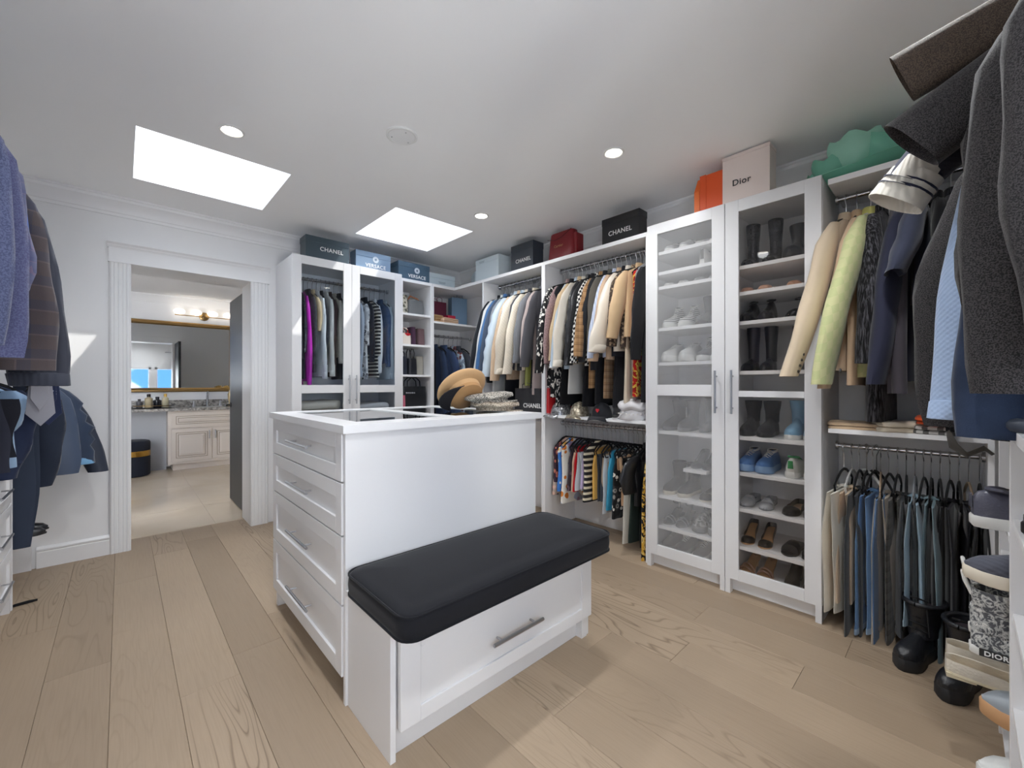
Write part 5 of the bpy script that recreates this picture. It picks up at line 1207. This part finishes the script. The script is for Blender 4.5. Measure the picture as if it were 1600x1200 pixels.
shoe('loafer', (LE('ded8ca'), sm('thickcream', 'd2c8ad'), sm('goldlining', 'b08f55')), (2.19, -.115, .27), -PI/2+.1, 'cream loafer with gold lining on the tower, farther one', GRP, 1.2)
BK = F('leather', '1d1e22')
shoe('combat', (BK, sm('blackrubber', '222326', .6), sm('boot_lining', '3a3236')), (2.50, .00, 0), PI-.30, 'black chunky lace-up boot on the floor, nearer one', GRP, 1.04)
shoe('combat', (BK, sm('blackrubber', '222326', .6), sm('boot_lining', '3a3236')), (2.62, .135, 0), PI-.30, 'black chunky lace-up boot on the floor, farther one', GRP, 1.04)
sb = shoe('boot', (BK, K_), (1.64, -.245, .88), PI/2, 'black studded boot on the near shelf tower at the frame edge', GRP, 1.05)
for i in range(8):
    a = i*.7
    G().lathe([(.006, 0), (.004, .006), (.001, .009)], 8).move(lambda x, y, z: (.075+.012*math.sin(a*3)+z*.6, (-.03+.008*i)+x, .075+.02*math.cos(a*2)+y)).build('stud', K_, sb, world=False)
# left bay
for y, d in ((3.82, 'nearer'), (3.93, 'farther')): shoe('loafer', (LE('1d1e22'), K_, K_), (-.47, y, .34), 0, 'black leather dress shoe under the low left coats, %s one' % d, 'dress shoes under the coats', 1.1)
# ------------------------------------------------------------------ boxes, bags, hats, folded clothes
def gift_box(label, loc, rz, w, d, h, col, lid=.05, txt=None, tsize=.04, tz=.5, tmat=None, tx=0, emblem=False, faint=None, rough=.45, group='boxes on top of the wardrobes'):
    """w along local x, front at -y"""
    t = thing('gift_box', label, 'box', loc, rz, group); m = simple('card_'+col, col, rough)
    G().box(-w/2, w/2, 0, d, 0, h-lid).build('base', m, t, world=False, bevel=.0015)
    G().box(-w/2-.002, w/2+.002, -.002, d+.002, h-lid, h).build('lid', m, t, world=False, bevel=.0015)
    if txt: text_mesh(txt, tsize, tmat or WH, t, (tx, -.0035, h*tz), (PI/2, 0, 0), bold=.0006)
    if faint:
        for k in (0, 1):
            w2 = .045-.008*k; G().box(faint[0]-w2, faint[0]+w2, -.0035, -.002, h*faint[1]-.012*k, h*faint[1]-.012*k+.006).build('faint_print', bpy.data.materials.get('grey_ink') or simple('grey_ink', 'a3b1b9', .6), t, world=False)
    if emblem:
        z = h*tz+tsize*1.35; g = G(); r = tsize*.62; g.loft([[(tx+r*k*math.cos(a), -.0025-dy, z+r*k*math.sin(a)) for a in [2*PI*i/24 for i in range(24)]] for k, dy in ((1.0, 0), (.98, .0008), (.45, .0008), (.43, 0))], False, False)
        for rr in (r, r*.72): g.tube([(tx+rr*math.cos(a), -.003, z+rr*math.sin(a)) for a in [2*PI*i/24 for i in range(25)]], .0012, 5)
        for i in range(12):
            a = 2*PI*i/12; g.tube([(tx+r*.76*math.cos(a), -.003, z+r*.76*math.sin(a)), (tx+r*.95*math.cos(a), -.003, z+r*.95*math.sin(a))], .0011, 5)
        g.tube([(tx+r*.35*math.cos(a), -.003, z+r*.42*math.sin(a)) for a in [2*PI*i/14 for i in range(15)]], .0016, 5)
        g.build('emblem', simple('silver_print', 'b9c2c9', .4) if 'silver_print' not in bpy.data.materials else bpy.data.materials['silver_print'], t, smooth=50, world=False)
    return t
ZT = 2.3365
gift_box('dark blue-black lettered box above the left wardrobe door', (1.355, 3.86, ZT), 0, .375, .16, .215, '36464f', txt='CHANEL', tsize=.05, tz=.52, tx=.03)
gift_box('slate blue box with round emblem above the right wardrobe door', (1.785, 3.87, ZT), 0, .35, .13, .185, '7389a0', txt='VERSACE', tsize=.048, tz=.30, emblem=True, tx=.02)
gift_box('navy box with round emblem above the cubby column', (2.222, 3.86, ZT-.018), 0, .36, .2, .185, '41586a', txt='VERSACE', tsize=.048, tz=.26, emblem=True, tx=.03)
gift_box('pale blue flat box standing in the corner on the far run', (2.62, 3.95, ZT-.018), -.04, .34, .10, .16, 'cddae0', faint=(0, .42))
gift_box('small pale blue box wedged in the wardrobe corner', (2.94, 3.80, ZT-.018), -PI/2-.5, .26, .1, .19, 'd6e2e8')
RBX = -PI/2   # front faces the room (-X)
gift_box('large pale blue box beside the corner on the right run', (2.80, 3.385, ZT-.018), RBX, .37, .19, .262, 'd6e2e8', faint=(-.08, .88))
gift_box('black square lettered box on the right run, left of the red bag', (2.78, 2.84, ZT-.018), RBX, .295, .14, .27, '333a43', lid=.0601, txt='CHANEL', tsize=.05, tz=.40, tx=.02)
gift_box('black wide lettered box on the right run next to the glass cabinet', (2.78, 1.77, ZT-.018), RBX, .325, .11, .228, '232427', txt='CHANEL', tsize=.05, tz=.44)
gift_box('tall pale beige lettered box on the dark glass cabinet', (2.68, .862, ZT), RBX, .255, .12, .288, 'ddcfc8', lid=.02, txt='Dior', tsize=.05, tz=.40, tmat=simple('black_ink', '26262a', .6), tx=-.02)
t = thing('orange_box', 'bright orange box with an open flap on the misty glass cabinet', 'box', (2.70, 1.065, ZT), RBX, 'boxes on top of the wardrobes')
mo = simple('orange_card', 'd8521c', .5)
G().box(-.07, .075, 0, .10, 0, .235).build('base', mo, t, world=False, bevel=.0015)
G().prism([(0, 0), (.0, .15), (.055, .245), (.06, .245), (.06, 0)], lambda a, z: (-.105, a, z), lambda a, z: (-.072, a, z)).build('flap', simple('light_orange_card', 'e8702a', .5), t, world=False)
G().box(-.068, -.03, -.003, 0, .002, .238).build('spine', mo, t, world=False)
# red leather bag on top
t = thing('leather_bag', 'glossy dark red leather tote on the right run between black boxes', 'bag', (2.80, 2.39, ZT-.018), RBX, None)
rl = fabric('leather', '7d1a22')
rings = []
for z, k in ((0, .96), (.02, 1.0), (.12, .98), (.22, .94), (.262, .90), (.268, .86)):
    rings.append([(x*k, y*(1.1-.5*z/.27)+.06, z+(.012*math.cos(x*9) if z > .2 else 0)) for x, y in rrect(.15, .055, .035)])
bdy = G().loft(rings).build('body', rl, t, smooth=50, world=False)
G().tube([(-.14, .0, .225), (-.05, -.004, .20), (.03, -.006, .212), (.13, 0, .265)], .0025, 5).build('seam', simple('dark_red_seam', '3d0c10', .6), t, smooth=50, world=False)
G().box(.125, .165, .03, .13, .02, .235).build('side_gusset', rl, t, world=False, bevel=.01)
text_mesh('Cartier', .032, simple('gold_ink', 'c4a071', .4, .6), t, (-.01, -.003, .145), (PI/2-.08, 0, 0))
# teal occasion hat
t = thing('occasion_hat', 'sea green ruffled organza hat on top of the right bay', 'hat', (2.86, .36, TOP), RBX)
tl = F('satin', '7cc4aa'); tl2 = F('satin', 'a3dcc6')
G().lathe([(.02, .012), (.10, .014), (.20, .034), (.255, .05), (.26, .046), (.20, .024), (.1, .002), (.02, .0)], 36).move(lambda x, y, z: (x, y*.62, z+.10*max(0, x/.26)*.6)).build('brim', tl, t, smooth=60, world=False)
for i, (x, y, z, r, a) in enumerate(((-.12, -.03, .10, .085, .3), (-.02, -.04, .155, .11, .9), (.09, -.03, .13, .10, 1.6), (.16, .0, .12, .10, 2.2), (-.19, -.01, .07, .05, .1), (.03, .04, .17, .10, -.5), (.20, .03, .09, .085, 1.2))):
    rings = []
    for j in range(9):
        q = j/8; rr = r*math.sin(PI*(.12+.55*q))
        rings.append([(x+rr*math.cos(k*2*PI/22)*(1+.13*math.sin(4*k*2*PI/22+i)*q), y+rr*.55*math.sin(k*2*PI/22)*(1+.1*math.sin(4*k*2*PI/22+i)), z-r*.8+r*1.55*q+.014*math.sin(4*k*2*PI/22+i*2)*q) for k in range(22)])
    c = sum((Vector(p) for p in rings[-1]), Vector())/22
    for s, dz in ((.9, -.004), (.6, -.03), (.2, -.05)): rings.append([c+(Vector(p)-c)*s+Vector((0, 0, dz)) for p in rings[8]])
    G().loft(rings).build('ruffle', tl2 if i % 2 else tl, t, smooth=60, world=False)

# handbags
def handbag(label, loc, rz, w, d, h, mat, hand=.10, strap=None, flap=False, group='handbags in the cubbies', hmat=None, buckle=False):
    t = thing('handbag', label, 'bag', loc, rz, group); rings = []
    for z, k in ((0, .95), (.01, 1), (h*.5, 1.0), (h*.9, .9), (h, .84)):
        rings.append([(x*(1 if z < h*.6 else .97), y*k, z) for x, y in rrect(w/2, d/2, min(d*.35, .03))])
    G().loft(rings).build('body', mat, t, smooth=50, world=False)
    if flap: G().loft([[(x, -d/2*kk-.004+yy, z) for x, z in ((-w/2*.98, h*1.0), (w/2*.98, h*1.0), (w/2*.95, h*.45), (0, h*.36), (-w/2*.95, h*.45))] for yy, kk in ((-.004, 1.), (.006, 1.))]).build('flap', mat, t, world=False)
    if hand:
        for yy in (-d*.28, d*.28):
            G().tube([(-w*.26, yy, h*.9), (-w*.24, yy, h+hand*.6), (-w*.1, yy, h+hand), (w*.1, yy, h+hand), (w*.24, yy, h+hand*.6), (w*.26, yy, h*.9)], .006, 7).build('handle', hmat or mat, t, smooth=50, world=False)
    if strap: G().tube([(-w*.5, 0, h*.8), (-w*.3, -.02, h*1.25), (w*.15, -.03, h*1.1), (w*.5, 0, h*.8)], .011, 7, .3).build('strap', strap, t, smooth=50, world=False)
    if buckle:
        for i in range(5): G().lathe([(.001, -.008), (.009, -.005), (.010, .0), (.009, .005), (.001, .008)], 8).move(lambda x, y, z: (-.10+.022*i+x, -d/2-.004+y*.5, h*.68+z)).build('clasp_bead', MT['steel'], t, smooth=50, world=False)
    return t
YB0 = 3.95
handbag('snakeskin-print pouch bag on the top cubby', (2.12, YB0, 1.975), .2, .12, .10, .20, F('print', 'c9c4b4', '6a6a58', '3a3a32', 2.), 0)
handbag('grey leather bag with tan shoulder strap on the top cubby', (2.27, YB0, 1.975), -.1, .18, .12, .16, LE('6d7072'), 0, F('solid', '9c6444'))
handbag('cream and red bag on the second cubby', (2.13, YB0-.02, 1.66), 0, .14, .12, .12, F('print', 'e2d8cc', 'b8252c', 'e9e4dc', .6), .05)
handbag('grey box bag lying at the back of the second cubby', (2.14, YB0+.12, 1.66), 0, .16, .1, .19, LE('4d4f54'), 0)
handbag('plum velvet bag on the second cubby', (2.235, YB0, 1.66), 0, .055, .14, .19, F('velvet', '4b3347'), 0)
handbag('dusky mauve clutch standing on the second cubby', (2.325, YB0, 1.66), 0, .085, .14, .18, SO('6b5458'), 0)
handbag('navy slouchy bag on the third cubby', (2.11, YB0, 1.35), 0, .12, .12, .19, LE('272c3a'), .05)
handbag('black round-handled bag on the third cubby', (2.225, YB0, 1.35), .1, .11, .12, .17, LE('1d1f26'), .10)
handbag('stone grey bag behind the black one on the third cubby', (2.33, YB0+.03, 1.35), 0, .10, .1, .20, SO('a3a097'), 0)
handbag('large black tote with a bead buckle in the lowest visible cubby', (2.225, YB0-.03, 1.02), 0, .29, .14, .21, LE('202226'), .09, buckle=True)  # the bead row is the metal buckle
handbag('small pink bag at the left of the lowest visible cubby', (2.083, YB0-.10, 1.02), 0, .045, .05, .12, SO('c96a7e'), 0)
def shop_bag(label, loc, rz, w, d, h, col, txt=None, tz=.5, tsize=.05, group='paper shopping bags', rough=.5, tx=0):
    t = thing('shopping_bag', label, 'bag', loc, rz, group); m = simple('paper_'+col, col, rough)
    T_ = .003
    g = G().box(-w/2, w/2, 0, T_, 0, h).box(-w/2, w/2, d-T_, d, 0, h).box(-w/2, w/2, T_, d-T_, 0, T_)
    g.prism([(0, 0), (d/2, .02), (d, 0), (d, h), (d*.5, h-.004), (0, h)], lambda a, z: (-w/2, a, z), lambda a, z: (-w/2+T_, a, z)).prism([(0, 0), (d, 0), (d, h), (0, h)], lambda a, z: (w/2-T_, a, z), lambda a, z: (w/2, a, z))
    g.build('paper_body', m, t, world=False)
    for yy in (.002, d-.002): G().tube([(-w*.2, yy, h-.02), (-w*.18, yy-.006, h+.035), (0, yy-.008, h+.05), (w*.18, yy-.006, h+.035), (w*.2, yy, h-.02)], .003, 6).build('handle', m, t, smooth=50, world=False)
    if txt: text_mesh(txt, tsize, WH, t, (tx, -.002, h*tz), (PI/2, 0, 0), bold=.001)
    return t
shop_bag('burgundy paper shopping bag on the corner shelf', (2.63, 4.02, 1.925), 0, .19, .10, .26, '5f1f38')
shop_bag('blue-grey paper tote leaning on the corner shelf', (2.88, 3.98, 1.925), -.15, .20, .09, .33, '6f8aa3')
gift_box('small crimson box in front of the burgundy bag', (2.735, 3.93, 1.925), 0, .10, .08, .105, 'b01f3e', group='boxes on the corner shelf')
shop_bag('black lettered paper shopping bag on the shelf behind the island', (2.70, 2.685, .99), RBX, .33, .12, .225, '2c2c30', 'CHANEL', .30, .055, tx=.06)
# folded cloth
def folded(label, loc, rz, w, d, h, mat, cat='clothes', group=None, seed=1, layers=3, name='folded_garment'):
    t = thing(name, label, cat, loc, rz, group); r = random.Random(seed)
    for k in range(layers):
        f = folds(seed*7+k, 3, 8, 22); z0 = h*k/layers; hh = h/layers; rings = []; kk = r.uniform(.88, 1.0); ox = r.uniform(-.012, .012)
        for s, z in ((.94, 0), (1, hh*.2), (1.0, hh*.75), (.95, hh*.97), (.7, hh*1.02), (.3, hh*1.03)):
            rings.append([(x*s*kk+ox, y*s*kk, max(.0, z0+z+.35*hh*f(x, y)*(s if z > 0 else 0))) for x, y in rrect(w/2, d/2, min(w, d)*.2, 5)])
        G().loft(rings).build('fold', mat, t, smooth=60, world=False)
    return t
folded('tan and rust folded shawl on the corner shelf, left', (2.50, 3.93, 1.925), .2, .17, .2, .075, SO('a5845e'), seed=3)
folded('beige scarf spilling along the corner shelf', (2.66, 3.88, 1.925), .15, .26, .12, .055, SO('c9a98d'), seed=4, cat='scarf', name='folded_scarf')
folded('tan folded sweater at the left of the right bay shelf', (2.80, .36, 1.02), .1, .18, .26, .035, SO('c3a98a'), 'clothes', 'folded clothes on the right bay shelf', 5, 2)
folded('cream crumpled scarf in the middle of the right bay shelf', (2.78, .20, 1.02), .5, .16, .20, .05, SO('d9cdb9'), 'scarf', 'folded clothes on the right bay shelf', 6, 2)
folded('bright orange folded garment on the right bay shelf', (2.78, .02, 1.066), .0, .20, .26, .034, SO('d4552a'), 'clothes', 'folded clothes on the right bay shelf', 7, 2)
folded('grey striped folded garment under the orange one', (2.80, .02, 1.02), .0, .24, .30, .042, F('vstripe', 'b4b0ac', '5e5c5a', None, .7), 'clothes', 'folded clothes on the right bay shelf', 8, 2)
st = thing('dark_strap', 'dark grey fabric strap drooping over the right bay shelf edge', 'strap', (2.685, -.02, 1.03), 0)
G().tube([(.06, .06, .0), (-.004, .055, .0), (-.012, .04, -.05), (-.012, .0, -.085), (-.010, -.05, -.05), (-.012, -.075, -.075)], [.014, .022, .026, .026, .024, .018], 8, .25).build('band', SO('55534f'), st, smooth=60, world=False)
folded('pile of cream linens behind the lower left wardrobe pane', (1.29, 4.02, 1.058-.458+.0), 0, .40, .34, .5, SO('cfc9bb'), 'clothes', 'linens in the glass wardrobe', 9, 7)
folded('pile of white and pink linens behind the lower right wardrobe pane', (1.78, 4.02, .6), 0, .38, .34, .47, SO('c9c8c8'), 'clothes', 'linens in the glass wardrobe', 10, 7)
# caps on the shelf
def cap(label, loc, rz, mat, brim=None, s=1.0, group='caps on the shelf'):
    t = thing('baseball_cap', label, 'cap', loc, rz, group); t.scale = (s, s, s); brim = brim or mat; rings = []
    for i in range(9):
        a = PI/2*i/8; rings.append([(.088*math.cos(a)**.8*math.cos(b)*1.1, .078*math.cos(a)**.8*math.sin(b), .115*math.sin(a)) for b in [2*PI*k/24 for k in range(24)]] if i < 8 else [(.004*math.cos(b), .004*math.sin(b), .116) for b in [2*PI*k/24 for k in range(24)]])
    G().loft(rings).build('crown', mat, t, smooth=60, world=False)
    n = 12; top = []; 
    for q in range(5):
        e = q/4; top.append([(.070+.02*math.cos(b)+(.075*e)*math.cos(b)**.6, .078*math.sin(b)*(1+.06*e), .012-.016*e*e-.022*(math.sin(b)**2)*e) for b in [-PI/2+.08+(PI-.16)*k/n for k in range(n+1)]])
    bot = [[(x, y, z-.004) for x, y, z in r_] for r_ in reversed(top)]
    G().loft(top+bot+[top[0]], False, False, closed=False).build('peak', brim, t, smooth=60, world=False)
    G().lathe([(.008, .114), (.006, .120), (.001, .121)], 10).build('button', brim, t, smooth=60, world=False)
    return t
cap('silver sequinned grey cap on the shelf, leftmost of the four', (2.80, 2.37, .99), PI-.3, F('sequin', '5c5d60', 'c4c5c6', None, .45))
cap('gold sequinned cap on the shelf beside the silver one', (2.80, 2.17, .99), PI+.2, F('sequin', '7c6f5c', 'e2d7c0', None, .35))
c3 = cap('black cap with small red heart on the shelf', (2.78, 1.935, .99), PI+.25, SO('25262a'))
hp = [(0, -.016), (.014, .002), (.014, .010), (.008, .015), (0, .010), (-.008, .015), (-.014, .010), (-.014, .002)]
G().prism(hp, lambda a, z: (.092, a, .058+z), lambda a, z: (.098, a, .058+z)).build('heart_patch', simple('red_thread', 'b3202a', .7), c3, world=False)
t = thing('visor_hat', 'white soft brimmed hat with pearl band on the shelf', 'hat', (2.79, 1.655, .99), PI, 'caps on the shelf')
wm = F('satin', 'd9d7d8')
G().lathe([(.105, 0), (.112, .01), (.100, .06), (.096, .075), (.090, .075), (.094, .01)], 28).build('band', wm, t, smooth=50, world=False)
G().lathe([(.10, .07), (.118, .085), (.122, .10), (.105, .125), (.06, .14), (.01, .145)], 28).move(lambda x, y, z: (x, y, z+.01*math.sin(5*math.atan2(y, x)))).build('crown', wm, t, smooth=60, world=False)
g = G()
for i in range(26):
    a = 2*PI*i/26; g.lathe([(.001, -.005), (.0045, -.002), (.0045, .002), (.001, .005)], 6, (.114*math.cos(a), .114*math.sin(a)))
g.move(lambda x, y, z: (x, y, z+.045)); o = g.build('pearl_trim', simple('pearl', 'ece7e0', .2), t, smooth=60, world=False); o['kind'] = 'stuff'
G().tube([(.11, -.02, .06), (.13, -.05, .02), (.12, -.07, -.03+.04), (.135, -.10, .005)], .005, 6, .4).build('ribbon', wm, t, smooth=50, world=False)
# hats on the island
def flat_cap(label, loc, rz, mat, s=1.0, tilt=0, bandmat=None):
    t = thing('baker_boy_hat', label, 'hat', loc, rz, 'hats on the island'); t.scale = (s*1.25, s, s*.62); t.rotation_euler = (0, tilt, rz)
    G().lathe([(.082, 0), (.088, .008), (.090, .03), (.105, .04), (.122, .055), (.120, .075), (.09, .092), (.04, .10), (.004, .101)], 32).move(lambda x, y, z: (x, y, z+(.008*math.sin(6*math.atan2(y, x)) if z > .04 else 0))).build('crown', mat, t, smooth=60, world=False)
    G().lathe([(.0835, .001), (.0915, .004), (.0925, .028), (.086, .030)], 32).build('hat_band', bandmat or mat, t, smooth=50, world=False)
    n = 12; top = [[(.055+.035*math.cos(b)+.05*e*math.cos(b), .086*math.sin(b), .010-.008*e) for b in [-PI/2+.15+(PI-.3)*k/n for k in range(n+1)]] for e in (0, .35, .7, 1)]
    bot = [[(x, y, z-.005) for x, y, z in r_] for r_ in reversed(top)]
    G().loft(top+bot+[top[0]], False, False, closed=False).build('peak', bandmat or mat, t, smooth=60, world=False)
    return t
TW = F('tweed', '2a2a2c', 'c9c2b6', None, 1.3); TWB = F('tweed', '6e5f50', 'cdc0ae', None, 1.3)
t = thing('baker_boy_hat', 'beige felt hat with black peak leaning against the tweed hats on the island', 'hat', (1.535, 2.06, 1.092), 0, 'hats on the island')
nv = (Vector((0, 0, .62))+Vector((-.73, .68, 0))*.42+Vector((.68, .73, 0))*.50).normalized(); xv = (Vector((-.73, .68, 0))*.75-Vector((.68, .73, 0))*.65); xv = (xv-nv*xv.dot(nv)).normalized(); yv = nv.cross(xv)
def hp_(x, y, z): return tuple(Vector((0, 0, .098))+(xv*x+yv*y+nv*(z-.02))*1.12)
bf_ = F('solid', 'c9a377')
G().lathe([(.088, -.002), (.092, .012), (.098, .045), (.118, .052), (.138, .058), (.144, .068), (.138, .080), (.10, .090), (.04, .095), (.004, .096)], 36).move(hp_).build('crown', bf_, t, smooth=60, world=False)
G().lathe([(.0885, -.003), (.0925, -.001), (.0955, .018), (.0925, .019)], 36).move(hp_).build('hat_band', F('solid', 'b98f62'), t, smooth=50, world=False)
top = [[(  .055+.035*math.cos(b)+.085*e*math.cos(b), .090*math.sin(b), -.002-.008*e) for b in [-PI/2+.15+(PI-.3)*k/12 for k in range(13)]] for e in (0, .35, .7, 1)]
G().loft(top+[[(x, y, z-.005) for x, y, z in r_] for r_ in reversed(top)]+[top[0]], False, False, closed=False).move(hp_).build('peak', SO('1c1a20'), t, smooth=60, world=False)
flat_cap('black and white tweed hat on top of the pile on the island', (1.63, 1.945, 1.138), -.75, TW, .98, -.10)
flat_cap('brown tweed hat at the bottom of the pile on the island', (1.655, 1.925, 1.093), -.75, TWB, .98)
# headband on the near tower
t = thing('headband', 'padded navy headband lying on the near shelf tower', 'headband', (1.66, -.22, 1.148), 0)
G().tube([(.07*math.cos(a), .085*math.sin(a)+.05, .0) for a in [-.4+3.94*i/16 for i in range(17)]], [.008]+[.018]*15+[.008], 10).build('padding', F('satin', '3c4452'), t, smooth=60, world=False)
# red bag by the left shoes
handbag('red leather bag behind the black dress shoes at the left', (-.60, 3.70, .34), PI/2, .16, .12, .22, LE('b01c22'), 0, group=None)
# small black loop on the floor by the drawers
t = thing('shoe_strap', 'small black strap lying on the floor beside the drawer chest', 'strap', (-.435, 3.62, 0), .3)
G().tube([(-.03, 0, .006), (.0, .004, .009), (.05, 0, .008), (.085, -.004, .006)], [.005, .008, .009, .006], 8, .6).build('band', SO('17171a'), t, smooth=60, world=False)
